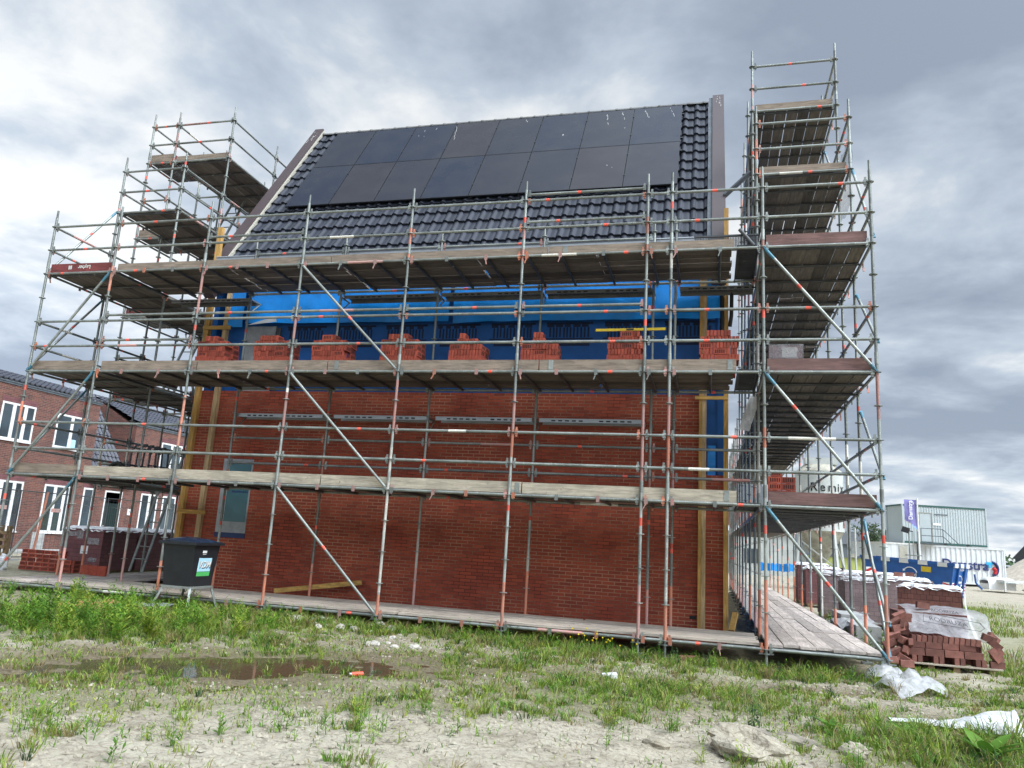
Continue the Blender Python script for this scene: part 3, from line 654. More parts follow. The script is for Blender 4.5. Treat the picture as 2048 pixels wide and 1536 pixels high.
def standard(par, x, y, z0, z1, marks=None, plate=None):
    b = MB(); seg_tube(b, (x, y, z0), (x, y, z1), TR, auto_marks(z0, z1) if marks is None else [(a - z0, c - z0, m) for a, c, m in marks])
    b.tube((x, y, z1), (x, y, z1 + 0.16), TR*0.8, 0, 8)
    z = 0.0
    while z <= z1 + 0.01:
        if z >= z0 - 0.01:
            b.disc((x, y, z), 0.061, 0.010, 0, 10)
            if abs(z - 2*round(z/2)) < 0.01 and z > 0.5: b.tube((x, y, z + 0.12), (x, y, z + 0.30), TR*1.18, 0, 8)
        z += 0.5
    s = b.build('standard', TUBES, par)
    if plate is not None:
        j = MB(); j.tube((x, y, plate), (x, y, z0 + 0.02), 0.018, 0, 8); j.disc((x, y, z0 - 0.06), 0.05, 0.02, 0, 8); j.beam((x - 0.10, y, z0 - 0.06), (x + 0.10, y, z0 - 0.06), 0.015, 0.02, 0)
        j.box((x - 0.075, y - 0.075, plate - 0.02), (x + 0.075, y + 0.075, plate + 0.008), 0); j.build('base_jack', TUBES, s)
    return s
def rail(par, p, q, name='ledger', marks=None, heads=True):
    b = MB(); p, q = Vector(p), Vector(q); d = (q - p).normalized(); L = (q - p).length
    if marks is None:
        marks = []
        if random.random() < 0.5: a = random.uniform(0.25, max(0.3, L - 0.4)); marks.append((a, a + random.uniform(0.06, 0.09), 2))
        if random.random() < 0.15: a = random.uniform(0.2, max(0.3, L*0.5)); marks.append((a, a + random.uniform(0.3, 0.7), random.choice((3, 4))))
    seg_tube(b, p + d*0.07, q - d*0.07, TR, marks)
    if heads:
        hm = random.choice((0, 0, 0, 0, 1, 4)); side = d.cross(Vector((0, 0, 1))).normalized()
        for e, sg in ((p, 1), (q, -1)):
            c = e + d*sg*0.062
            b.beam(c - d*0.026, c + d*0.026, 0.034, 0.075, hm); b.beam(c + Vector((0, 0, -0.07)), c + Vector((0, 0, 0.085)), 0.011, 0.032, hm, upv=d)
    return b.build(name, TUBES, par)
def brace(par, p, q, em=5):
    b = MB(); p, q = Vector(p), Vector(q); L = (q - p).length; d = (q - p)/L; mk = [(0, 0.20, em), (L - 0.20, L, em)] if em else []
    if random.random() < 0.7: a = random.uniform(0.5, L - 0.6); mk.append((a, a + 0.08, 2))
    seg_tube(b, p + d*0.06, q - d*0.06, TR*0.98, mk)
    for e in (p + d*0.04, q - d*0.04): b.beam(e - d*0.04, e + d*0.06, 0.045, 0.02, em)
    return b.build('diagonal_brace', TUBES, par)
def planks(par, lo, hi, z, axis, mat, n=7, jit=True, name='plank_deck'):
    """n loose planks side by side; lo, hi = (x, y) corners"""
    b = MB(); ac = 1 - axis; w = (hi[ac] - lo[ac])/n
    for i in range(n):
        a0 = lo[ac] + i*w + random.uniform(0.003, 0.011); a1 = lo[ac] + (i + 1)*w - random.uniform(0.003, 0.011)
        l0 = lo[axis] + (random.uniform(-0.03, 0.05) if jit else 0); l1 = hi[axis] + (random.uniform(-0.05, 0.03) if jit else 0)
        dz = random.uniform(-0.004, 0.010); t_ = random.uniform(-0.004, 0.004)
        if axis == 0: b.obox((l0, a0, z + dz), (l1 - l0, 0, t_), (0, a1 - a0, 0), (0, 0, 0.036))
        else: b.obox((a0, l0, z + dz), (0, l1 - l0, t_), (a1 - a0, 0, 0), (0, 0, 0.036))
    return b.build(name, mat, par)
def toe(par, p, q, mat, th=0.032, h=0.195, name='toe_board'):
    b = MB(); p, q = Vector(p), Vector(q); b.beam(p + Vector((0, 0, h/2)), q + Vector((0, 0, h/2 + random.uniform(-0.006, 0.006))), th, h); return b.build(name, mat, par)
def transom(par, p, q, hook=True):
    """cross tube; the red hook at the outer end sits over the ledger"""
    b = MB(); p, q = Vector(p), Vector(q); d = (q - p).normalized(); b.tube(p + d*0.03, q - d*0.03, TR, 6, 8)
    if hook:
        m = random.choice((4, 4, 4, 1, 0, 0)); s = d.cross(Vector((0, 0, 1))).normalized()*0.026
        b.obox(p - d*0.036 - s + Vector((0, 0, -0.055)), 2*s, d*0.014, (0, 0, 0.095), m)
        if random.random() < 0.4:
            e = p - d*0.03 + Vector((0, 0, -0.05)); b.beam(e, e + s*random.choice((-1.8, -1.2, 0.6)) + Vector((0, 0, -0.085)), 0.026, 0.012, m)
    return b.build('transom', TUBES, par)

XS = [-13.71, -11.64, -9.57, -7.50, -5.43, -3.36, -2.97, -1.57]     # front standards between the two gable scaffolds
D = 1.57
front = thing('scaffold', 'long scaffold of galvanised tubes and plank decks across the front of the red brick house', 'scaffold', 'scaffolds round the house')
FM = {0: [(0.1, 0.7, 4), (5.6, 6.2, 1)], 1: [(0.1, .6, 1), (2.62, 3.55, 1), (4.78, 4.88, 2), (5.1, 5.9, 4)], 2: [(0.0, 0.72, 1), (2.9, 3.62, 4), (3.62, 3.7, 3), (4.6, 5.0, 4)],
      3: [(0.0, 0.32, 1), (0.36, 2.7, 3), (3.0, 3.85, 4), (6.05, 6.6, 1)], 4: [(0.0, 0.66, 1), (1.75, 1.84, 2), (2.6, 3.05, 1), (3.05, 3.6, 4), (5.9, 6.5, 4), (6.6, 6.7, 2)],
      5: [(0.0, 0.75, 4), (1.62, 1.74, 2), (2.3, 3.5, 4), (4.75, 4.85, 2), (5.95, 6.6, 1)], 6: [(0.0, 0.5, 1), (0.55, 0.75, 3), (2.45, 3.0, 1), (3.0, 3.6, 4), (5.7, 5.95, 3), (6.72, 6.84, 2)],
      7: [(0.0, 0.95, 1), (1.6, 1.72, 2), (2.85, 3.15, 1), (4.85, 4.98, 2), (5.95, 6.2, 4)]}
for i, x in enumerate(XS): standard(front, x, 0, 0.0, 7.2, FM[i], float(gz(x, 0)) + 0.02)
for i, x in enumerate(XS[1:-1]): standard(front, x, D, 0.0, 7.0, None, -0.12)
for k, z in enumerate((0, 2, 4, 6)):
    for a, c in zip(XS[:-1], XS[1:]):
        rail(front, (a, 0, z), (c, 0, z))
        if a > -13 and z: rail(front, (a, D, z), (c, D, z))
for z in (2.5, 3.0, 4.5, 5.0, 6.5, 7.0):
    for a, c in zip(XS[:-1], XS[1:]): rail(front, (a, 0, z), (c, 0, z), 'guard_rail')
for z in (2.5, 3.0):
    for a, c in zip(XS[1:-1], XS[2:]): rail(front, (a, D, z), (c, D, z), 'guard_rail')
for z, xs in ((5.11, XS[:6]), (7.11, XS[4:6]), (6.61, XS[4:6]), (6.62, XS[1:3]), (4.61, XS[:2])):
    for a, c in zip(xs[:-1], xs[1:]): rail(front, (a, 0, z), (c, 0, z), 'guard_rail')
for a, c in zip(XS[1:5], XS[2:6]): rail(front, (a, D, 6.88), (c, D, 6.88), 'guard_rail')
rail(front, (XS[6], D, 6.6), (XS[7], D, 6.6), 'guard_rail')
for z in (6, 4, 2): brace(front, (XS[2], -0.03, z), (XS[3], -0.03, z - 2), 0)
for z in (0, 2, 4, 6):
    xt = []
    for a, c in zip(XS[:-1], XS[1:]):
        xt.append(a + 0.075)
        if c - a > 1: xt += [a + (c - a)*f + random.uniform(-0.1, 0.1) for f in ((0.34, 0.67) if c - a > 1.5 else (0.5,))]
    for x in xt: transom(front, (x, 0, z), (x, D, z))
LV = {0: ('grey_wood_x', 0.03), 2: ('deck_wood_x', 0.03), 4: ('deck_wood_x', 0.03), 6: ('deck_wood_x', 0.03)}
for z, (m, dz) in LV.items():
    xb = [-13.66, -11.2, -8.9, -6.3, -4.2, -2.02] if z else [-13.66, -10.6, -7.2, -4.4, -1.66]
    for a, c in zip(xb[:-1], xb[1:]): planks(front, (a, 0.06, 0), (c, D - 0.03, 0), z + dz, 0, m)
for z in (2, 4, 6):
    m = MB(); x0 = -1.96; m.box((x0, -0.02, z + 0.03), (x0 + 0.33, D, z + 0.034)); m.box((x0, -0.02, z - 0.03), (x0 + 0.012, D, z + 0.03)); m.box((x0 + 0.318, -0.02, z - 0.03), (x0 + 0.33, D, z + 0.03))
    for k in range(22): m.box((x0 + 0.05, 0.05 + k*0.068, z + 0.022), (x0 + 0.28, 0.05 + k*0.068 + 0.02, z + 0.0295))
    m.build('steel_deck', 'dark_steel', front)
TB = {2: ([-13.62, -11.64, -8.75, -5.23, -1.95], 'pale_wood_x'), 4: ([-13.62, -11.5, -8.85, -5.05, -1.95], 'old_wood_x'), 6: ([-13.62, -9.0, -5.0, -1.98], 'old_wood_x')}
for z, (xb, m) in TB.items():
    for j, (a, c) in enumerate(zip(xb[:-1], xb[1:])): toe(front, (a, 0.045, z + 0.032), (c - 0.02, 0.045, z + 0.032), m, h=0.175 if z < 6 else 0.135)
# toe-board joint plates
for z, xj in ((2, (-5.35, -2.15)), (4, (-8.72, -4.9, -2.1)), (6, (-4.75,))):
    for x in xj:
        b = MB(); b.box((x, 0.022, z + 0.04), (x + 0.075, 0.0285, z + (0.20 if z < 6 else 0.16))); b.build('joint_plate', 'galvanised', front)
# brackets with steel planks between the inner standards and the wall
for z in (3.46, 5.90):
    for x in XS[1:-1]:
        b = MB(); b.tube((x, D + 0.03, z), (x, D + 0.40, z), 0.02, 0, 6); b.tube((x, D + 0.03, z - 0.30), (x, D + 0.36, z - 0.02), 0.014, 0, 6); b.tube((x, D + 0.035, z - 0.32), (x, D + 0.035, z + 0.03), 0.014, 0, 6); b.build('bracket', TUBES, front)
def steel_plank(x0, x1, y0, y1, z, par, mat='galvanised', holes=True):
    b = MB(); b.box((x0, y0, z), (x1, y1, z + 0.004), 0); b.box((x0, y0, z - 0.065), (x1, y0 + 0.005, z), 0); b.box((x0, y1 - 0.005, z - 0.065), (x1, y1, z), 0)
    b.box((x0, y0 - 0.012, z - 0.012), (x1, y0, z + 0.004), 0)
    L = x1 - x0
    if holes:
        for g_ in (0.12, 0.58):
            for k in range(5):
                xx = x0 + L*g_ + k*0.125; b.box((xx, y0 - 0.002, z - 0.048), (xx + 0.075, y0 - 0.0004, z - 0.022), 1)
    for k in range(int(L/0.09)):
        for j in range(3): b.box((x0 + 0.05 + k*0.09, y0 + 0.06 + j*0.08, z - 0.0006), (x0 + 0.11 + k*0.09, y0 + 0.085 + j*0.08, z - 0.0001), 1)
    return b.build('steel_plank', [mat, 'black'], par)
for a, c in ((-11.62, -9.72), (-9.48, -7.55), (-7.37, -5.51), (-5.37, -3.48)): steel_plank(a, c, 1.63, 1.95, 3.50, front, 'zinc')
for a, c in ((-13.6, -11.68), (-9.53, -7.54), (-7.46, -5.46), (-5.39, -3.40), (-2.9, -1.62)): steel_plank(a, c, 1.63, 1.95, 5.94, front, 'plank_steel')
# perforated sheet stood on edge at the right end of the top deck
b = MB(); b.box((-2.62, 0.07, 6.235), (-1.62, 0.10, 6.262), 0)
for k in range(40): x0 = -2.60 + k*0.0245; b.box((x0, 0.082, 6.05), (x0 + 0.011, 0.086, 6.236), 0)
for k in range(9): b.box((-2.62, 0.0815, 6.055 + k*0.021), (-1.62, 0.0865, 6.064 + k*0.021), 0)
b.tube((-1.92, 0.03, 6.33), (-1.70, 0.06, 6.06), 0.03, 0, 8); b.build('perforated_toe_panel', ['dark_steel'], front)

def gable(par, xo, xi, Ys, levels, zgrp, tops, wood, toe_mat, plank_w, own_inner0, hooks_side):
    sgn = 1 if xo > xi else -1
    for i, y in enumerate(Ys):
        standard(par, xo, y, 0.0, tops(y), None if i else zgrp, float(gz(xo, y)) + 0.02)
        if i or own_inner0: standard(par, xi, y, 0.0, tops(y), None, -0.12)
    for z, (y0, y1) in levels.items():
        ys = [y for y in Ys if y0 - 0.1 <= y <= y1 + 0.1]
        for a, c in zip(ys[:-1], ys[1:]):
            rail(par, (xo, a, z), (xo, c, z)); 
            if z and a < 9: rail(par, (xi, a, z), (xi, c, z))
            if z:
                for dz in (0.5, 1.0): rail(par, (xo, a, z + dz), (xo, c, z + dz), 'guard_rail')
        rail(par, (xi, y0, z), (xo, y0, z))
        if z:
            for dz in (0.5, 1.0): rail(par, (xi, y0, z + dz), (xo, y0, z + dz), 'guard_rail')
        k = 0
        for a, c in zip(ys[:-1], ys[1:]):
            n = 3 if c - a > 1.7 else 2
            for j in range(n):
                if a + j < 13: transom(par, (xo, a + 0.12 + (c - a)*j/n, z), (xi, a + 0.12 + (c - a)*j/n, z))
        lo, hi = min(xo, xi) + 0.02, max(xo, xi) - 0.03
        ya = y0 + 0.07
        while ya < y1 - 0.3:
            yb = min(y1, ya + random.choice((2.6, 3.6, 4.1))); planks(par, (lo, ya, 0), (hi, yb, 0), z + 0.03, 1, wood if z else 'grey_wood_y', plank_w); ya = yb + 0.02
        if z:
            if toe_mat(z): toe(par, (min(xo, xi) + 0.05, y0 + 0.045, z + 0.035), (max(xo, xi) - 0.06, y0 + 0.045, z + 0.035), toe_mat(z), h=0.18 if z < 8 else 0.13)
    return par

# right gable scaffold, running on along the whole row
YR = [0.0, 1.54, 2.78, 4.62, 6.48, 8.38, 10.3, 12.2, 14.1, 16.0, 17.9, 19.8, 21.7]
def top_r(y): return 7.2 if y < 1 else (9.2 if y < 2 else (11.2 if y < 8.5 else (9.0 if y < 11 else 5.2)))
right = thing('scaffold', 'scaffold along the right gable stepping up to the highest platform, with mauve toe boards', 'scaffold', 'scaffolds round the house')
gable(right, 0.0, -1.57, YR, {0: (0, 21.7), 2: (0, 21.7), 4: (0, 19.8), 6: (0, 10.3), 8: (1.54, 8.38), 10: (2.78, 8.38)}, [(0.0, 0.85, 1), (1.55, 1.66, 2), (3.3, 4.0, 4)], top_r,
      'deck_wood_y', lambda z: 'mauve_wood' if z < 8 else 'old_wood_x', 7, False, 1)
for z in (6, 4, 2):
    brace(right, (-1.57, -0.03, z), (0, -0.03, z - 2)); brace(right, (0.03, 1.54, z - 0.3), (0.03, 0, z - 1.55))
brace(right, (0.03, 1.54, 8), (0.03, 0, 6.1)); brace(right, (0.03, 1.54, 1.95), (0.03, 0.05, 0.05)); brace(right, (0.03, 4.62, 10), (0.03, 2.78, 8.1))
# left gable scaffold with its ladder bay outside
YL = [0.0, 1.54, 2.97, 4.9, 6.8, 8.8]
def top_l(y): return 7.2 if y < 1 else (9.2 if y < 2.5 else 11.2)
left = thing('scaffold', 'scaffold along the left gable stepping up behind the roof edge, with a ladder bay outside', 'scaffold', 'scaffolds round the house')
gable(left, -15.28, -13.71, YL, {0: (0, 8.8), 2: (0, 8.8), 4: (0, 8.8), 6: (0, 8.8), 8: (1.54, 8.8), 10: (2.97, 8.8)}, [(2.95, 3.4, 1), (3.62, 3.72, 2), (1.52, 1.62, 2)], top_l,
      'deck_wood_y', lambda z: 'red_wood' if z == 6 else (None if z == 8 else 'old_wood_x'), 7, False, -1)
for z in (6, 4, 2):
    brace(left, (-13.71, -0.03, z), (-15.28, -0.03, z - 2)); brace(left, (-15.31, 1.54, z - 0.05), (-15.31, 0.0, z - 1.95))
brace(left, (-15.31, 1.54, 8.05), (-15.31, 0.0, 6.0))
for z in (8, 10):
    for dz in (0.5, 1.0):
        y0 = 1.54 if z == 8 else 2.97
        for a, c in [(u, w_) for u, w_ in zip(YL[:-1], YL[1:]) if u >= y0 - 0.1 and u < 6]: rail(left, (-13.71, a, z + dz), (-13.71, c, z + dz), 'guard_rail')
for y in (2.97, 4.9, 6.8): standard(left, -16.01, y, 0.0, 11.2, None, -0.08)
for z in (2, 4, 6, 8, 10):
    for y in (2.97, 4.9, 6.8):
        rail(left, (-16.01, y, z), (-15.28, y, z))
    for a, c in ((2.97, 4.9), (4.9, 6.8)):
        for dz in (0, 0.5, 1.0): rail(left, (-16.01, a, z + dz), (-16.01, c, z + dz), 'ledger' if dz == 0 else 'guard_rail')
    rail(left, (-16.01, 2.97, z + 1.0), (-15.28, 2.97, z + 1.0), 'guard_rail'); rail(left, (-16.01, 2.97, z + 0.5), (-15.28, 2.97, z + 0.5), 'guard_rail')
    b = MB(); y0, y1 = ((2.97, 4.0), (3.0, 3.9))[0]
    b.box((-15.98, 2.99, z + 0.03), (-15.66, 4.05, z + 0.07), 0); b.box((-15.63, 2.99, z + 0.03), (-15.31, 4.05, z + 0.07), 0)
    for k in range(9): b.box((-15.9, 3.06 + k*0.11, z + 0.029), (-15.74, 3.12 + k*0.11, z + 0.0297), 1); b.box((-15.55, 3.06 + k*0.11, z + 0.029), (-15.4, 3.12 + k*0.11, z + 0.0297), 1)
    b.build('steel_deck', ['dark_steel', 'black'], left)
    toe(left, (-15.97, 3.0, z + 0.045), (-15.32, 3.0, z + 0.045), 'red_wood' if z in (4, 6) else 'old_wood_x')
    if z == 10: toe(left, (-15.33, 3.0, z + 0.045), (-15.33, 4.9, z + 0.045), 'red_wood')
toe(left, (-14.9, 8.75, 8.045), (-13.9, 8.75, 8.045), 'red_wood')
# maker's lettering upside down on the red toe board
text('lettering', 'Layher', 0.11, (-14.42, 0.026, 6.13), (-1, 0, 0), (0, 0, -1), 'offwhite', left, 0.001, bold=0.002)
b = MB()
for dx in (0, 0.045): b.box((-14.80 + dx, 0.025, 6.09), (-14.765 + dx, 0.0275, 6.17)); 
b.build('emblem', 'offwhite', left)
# black plank jammed between roof edge and scaffold
b = MB(); b.beam((-2.12, 3.0, 8.30), (-1.62, 3.05, 8.80), 0.22, 0.03, 0, upv=(1, 0, -1)); tag(b.build('dark_board', 'far_grey'), 'dark board sloping from the brown roof edge to the right scaffold', 'board')
def ladder(x, y0, z0, y1, z1, w, label, mat='galvanised'):
    t_ = thing('ladder', label, 'ladder', 'access ladders in the left scaffold'); d = Vector((0, y1 - y0, z1 - z0)); L = d.length
    for s in (-w/2, w/2):
        b = MB(); b.beam((x + s, y0, z0), (x + s, y1, z1), 0.028, 0.06, 0, upv=(1, 0, 0)); b.build('stile', [mat], t_)
    n = int(L/0.28)
    for k in range(1, n):
        f = k/n; b = MB(); b.tube((x - w/2, y0 + d.y*f, z0 + d.z*f), (x + w/2, y0 + d.y*f, z0 + d.z*f), 0.014, 0, 6); b.build('rung', [mat], t_)
ladder(-15.55, 4.15, 0.07, 5.05, 3.0, 0.36, 'lowest ladder standing on the base deck in front of the wrapped brick pallets')
ladder(-15.6, 6.2, 2.07, 5.0, 4.9, 0.36, 'ladder rising from the lowest raised deck in front of the terrace roof', 'galvanised')
ladder(-15.6, 4.2, 4.07, 5.4, 6.7, 0.36, 'ladder seen against the sky above the middle deck of the left scaffold')
ladder(-15.6, 6.2, 6.07, 5.2, 8.8, 0.36, 'ladder half hidden behind the decks of the left scaffold')
ladder(-15.0, 4.4, 8.07, 5.6, 10.6, 0.36, 'topmost ladder below the highest left platform')
# netting and plastic hanging in the right scaffold
def sheet(name, o, u, v, nu, nv, mat, amp, label, cat, seed=0, group=None, flutter=3):
    o, u, v = Vector(o), Vector(u), Vector(v); nrm = u.cross(v).normalized(); P = []
    for j in range(nv + 1):
        row = []
        for i in range(nu + 1):
            a, c = i/nu, j/nv
            k = (float(fbm(a*flutter + seed, c*flutter + seed*1.7, seed, 3)) - 0.5)*2*amp
            e_ = (float(vnoise(a*9 + seed, c*9, seed + 5)) - 0.5)*0.06
            row.append(o + u*(a + (e_ if j in (0, nv) else 0)*0.3) + v*(c + (e_ if c in (0, 1) else 0)) + nrm*k)
        P.append(row)
    b = MB(); b.grid(P, 0, True); return tag(b.build(name, mat), label, cat, group)
sheet('safety_net', (0.06, 3.05, 8.85), (0, -1.25, -0.05), (0, 0.12, -1.25), 14, 12, 'net', 0.05, 'torn pale safety net hanging on the outside of the right scaffold', 'netting', 3)
sheet('plastic_sheet', (-1.88, 1.75, 3.40), (0.20, 0.1, 0.62), (0.17, 0.0, -0.05), 10, 6, 'white_foil', 0.05, 'grey white plastic sheet caught between the house corner and the right scaffold', 'plastic sheet', 5)

# ------------------------------------------------------------------ the house under construction
house = thing('house', 'new red brick house under construction with black tiled roof and solar panels', 'house')
HX0, HX1, WY, RY = -13.0, -2.06, 2.1, 5.56
SL = 1.483
def rz(y): return 6.0 + SL*(y - 1.55)
RZ = rz(RY)
b = MB(); b.box((HX0, WY, -0.25), (-2.50, WY + 0.10, 4.06)); b.box((-2.50, WY, -0.25), (HX1, WY + 0.10, 2.62))
b.build('brick_wall', 'house_brick', house)
b = MB(); b.box((-2.44 - 0.24, WY - 0.003, 0.16), (-2.44 - 0.12, WY + 0.02, 0.22)); b.build('air_vent', 'black', house)
# inner leaf with blue insulation boards
yb = WY + 0.16
b = MB(); b.box((-12.55, yb, -0.2), (-2.10, yb + 0.12, 6.75)); b.box((-13.0, yb + 0.02, -0.2), (-12.56, yb + 0.12, 3.8))
for k in range(11): b.box((-12.45 + k*0.98, yb - 0.004, 2.0), (-12.44 + k*0.98, yb - 0.001, 6.6))
b.build('insulation', 'blue_board', house)
for g_ in range(8):
    x0 = -11.05 + g_*1.13; b = MB()
    for k in range(12):
        x = x0 + k*0.068 + random.uniform(-.006, .006); b.box((x, yb - 0.006, 5.19 + random.uniform(0, .02)), (x + 0.034, yb - 0.0035, 5.40))
    for k in range(5): b.box((x0 - 0.04 + k*0.17, yb - 0.006, 5.405), (x0 - 0.04 + k*0.17 + random.uniform(0.09, 0.15), yb - 0.0035, 5.46))
    b.box((x0 - 0.05, yb - 0.006, 5.46), (x0 + 0.86, yb - 0.0035, 5.50)); b.box((x0 + 0.02, yb - 0.006, 5.03), (x0 + 0.80, yb - 0.0035, 5.10)); b.box((x0 - 0.08, yb - 0.006, 5.16), (x0 + 0.86, yb - 0.0035, 5.185))
    b.build('insulation_print', 'print_dark', house)
# gable walls
for xa, xb in ((HX0 + 0.05, HX0 + 0.17), (HX1 - 0.17, HX1 - 0.05)):
    b = MB(); y2 = 2*RY - WY
    b.prism([(xa, WY + 0.13, -0.2), (xa, y2, -0.2), (xa, y2, rz(WY) - 0.25), (xa, RY, RZ - 0.6), (xa, WY + 0.13, rz(WY + 0.13) - 0.5)], (xb - xa, 0, 0)); b.build('gable_wall', 'blue_board', house)
b = MB(); b.box((HX0, 2*RY - WY - 0.1, -0.2), (HX1, 2*RY - WY, 6.6)); b.build('rear_wall', 'house_brick', house)
# tiled roof: every course a wavy strip lapping over the one below
def tile_slope(x0, x1, y0, y1, zf, pitch, nc, amp, mat, par, name='roof'):
    b = MB(); dv = Vector((0, y1 - y0, zf(y1) - zf(y0))); L = dv.length; d = dv/L; nrm = Vector((1, 0, 0)).cross(d).normalized()
    if nrm.z < 0: nrm = -nrm
    us = [0, .06, .14, .22, .30, .38, .46, .56, .72, .88, .955, .985]
    xs = []; pr = []; x = x0
    while x < x1:
        for u in us:
            if x + u*pitch <= x1:
                xs.append(x + u*pitch); pr.append(amp*math.sin(math.pi*u/0.46) if u < 0.46 else (-0.16*amp if u < 0.95 else -0.5*amp))
        x += pitch
    for c in range(nc):
        lo = Vector((0, y0, zf(y0))) + d*(L*c/nc); hi = Vector((0, y0, zf(y0))) + d*(L*(c + 1)/nc + 0.03)
        jl = [random.uniform(0, 0.004) for _ in range(int((x1 - x0)/pitch) + 2)]
        r0 = [lo + Vector((xx, 0, 0)) + nrm*(p + 0.012 + jl[int((xx - x0)/pitch)]) for xx, p in zip(xs, pr)]
        r1 = [lo + Vector((xx, 0, 0)) + nrm*(p + 0.058 + jl[int((xx - x0)/pitch)]) for xx, p in zip(xs, pr)]
        r2 = [hi + Vector((xx, 0, 0)) + nrm*(p + 0.008) for xx, p in zip(xs, pr)]
        b.grid([r0, r1], 0, False); b.grid([r1, r2], 0, True)
    return b.build(name, mat, par)
tx0, tx1 = -12.74, -2.44
roof = tile_slope(tx0, tx1, 1.98, RY, rz, 0.2625, 16, 0.034, 'roof_tile', house)
tile_slope(tx0, tx1, 2*RY - 1.98, RY, lambda y: rz(2*RY - y), 0.2625, 16, 0.034, 'roof_tile', house)
b = MB()
k = 0; x = tx0
while x < tx1:
    c = [(math.cos(a)*0.10, math.sin(a)*0.075) for a in [math.pi*i/8 for i in range(9)]]
    x2 = min(tx1, x + 0.37)
    b.grid([[(xx, RY + cy*f, RZ - 0.01 + cz*f) for cy, cz in c] for xx, f in ((x, 1.12), (x + 0.055, 1.12), (x + 0.06, 1.0), (x2, 0.94))], 0, False); x += 0.35
b.build('ridge_tiles', 'ridge_tile', roof)
# brown verge boxes on both gables, cream inner edge
n_up = Vector((0, -SL, 1)).normalized(); ds = Vector((0, 1, SL)).normalized()
for xa, xb, xc, xd in ((-13.04, -12.79, -12.79, -12.735), (-2.345, -2.085, -2.435, -2.345)):
    for sg in (0, 1):
        f = (lambda p: p) if not sg else (lambda p: (p[0], 2*RY - p[1], p[2]))
        def q(y, off): v_ = Vector((0, y, rz(y))) + n_up*off; return (v_.y, v_.z)
        ya, yb2 = 1.72, RY
        P = [q(ya, -0.30), q(ya, 0.13), (RY, RZ + 0.24), (RY, RZ - 0.55)]
        b = MB(); b.prism([f((xa, y_, z_)) for y_, z_ in P], (xb - xa, 0, 0), 0); v = b.build('verge_trim', 'brown_trim', house)
        Q = [q(ya + 0.03, -0.06), q(ya + 0.03, 0.095), (RY, RZ + 0.17), (RY, RZ - 0.12)]
        b = MB(); b.prism([f((xc + 0.002, y_, z_)) for y_, z_ in Q], (xd - xc - 0.004, 0, 0), 0); b.build('verge_flashing', 'cream_trim' if xa < -5 else 'far_grey', v)
        if sg == 0:
            b = MB()
            for i in range(12):
                yy = RY - random.uniform(0.03, 0.42); xx = random.uniform(xa + 0.03, xb - 0.05); o = Vector((xx, yy, rz(yy))) + n_up*(0.1305 + 0.105*(yy - ya)/(RY - ya)*0.45)
                o = Vector((xx, yy, RZ + 0.24 + (yy - RY)*((RZ + 0.24 - q(ya, .13)[1])/(RY - q(ya, .13)[0])) + 0.004))
                b.obox(o, (random.uniform(0.006, 0.014), 0, 0), -ds*random.uniform(0.04, 0.11), n_up*0.002); b.build('bird_dropping', 'dropping', v); b = MB()
b = MB(); b.box((-12.75, 1.78, 6.76), (-2.42, 1.795, 6.945)); b.box((-12.75, 1.795, 6.76), (-2.42, 1.93, 6.775)); b.tube((-12.75, 1.777, 6.945), (-2.42, 1.777, 6.945), 0.017, 0, 8)
b.build('gutter', 'zinc', house)
b = MB(); b.tube((-2.15, 2.02, 4.9), (-2.15, 2.02, 6.72), 0.045, 0, 8); b.path([(-2.0, 2.0, 6.0), (-1.99, 1.97, 5.9), (-1.995, 1.98, 5.5), (-2.02, 2.0, 5.3)], 0.035, 0, 8); b.build('downpipe', 'black', house)
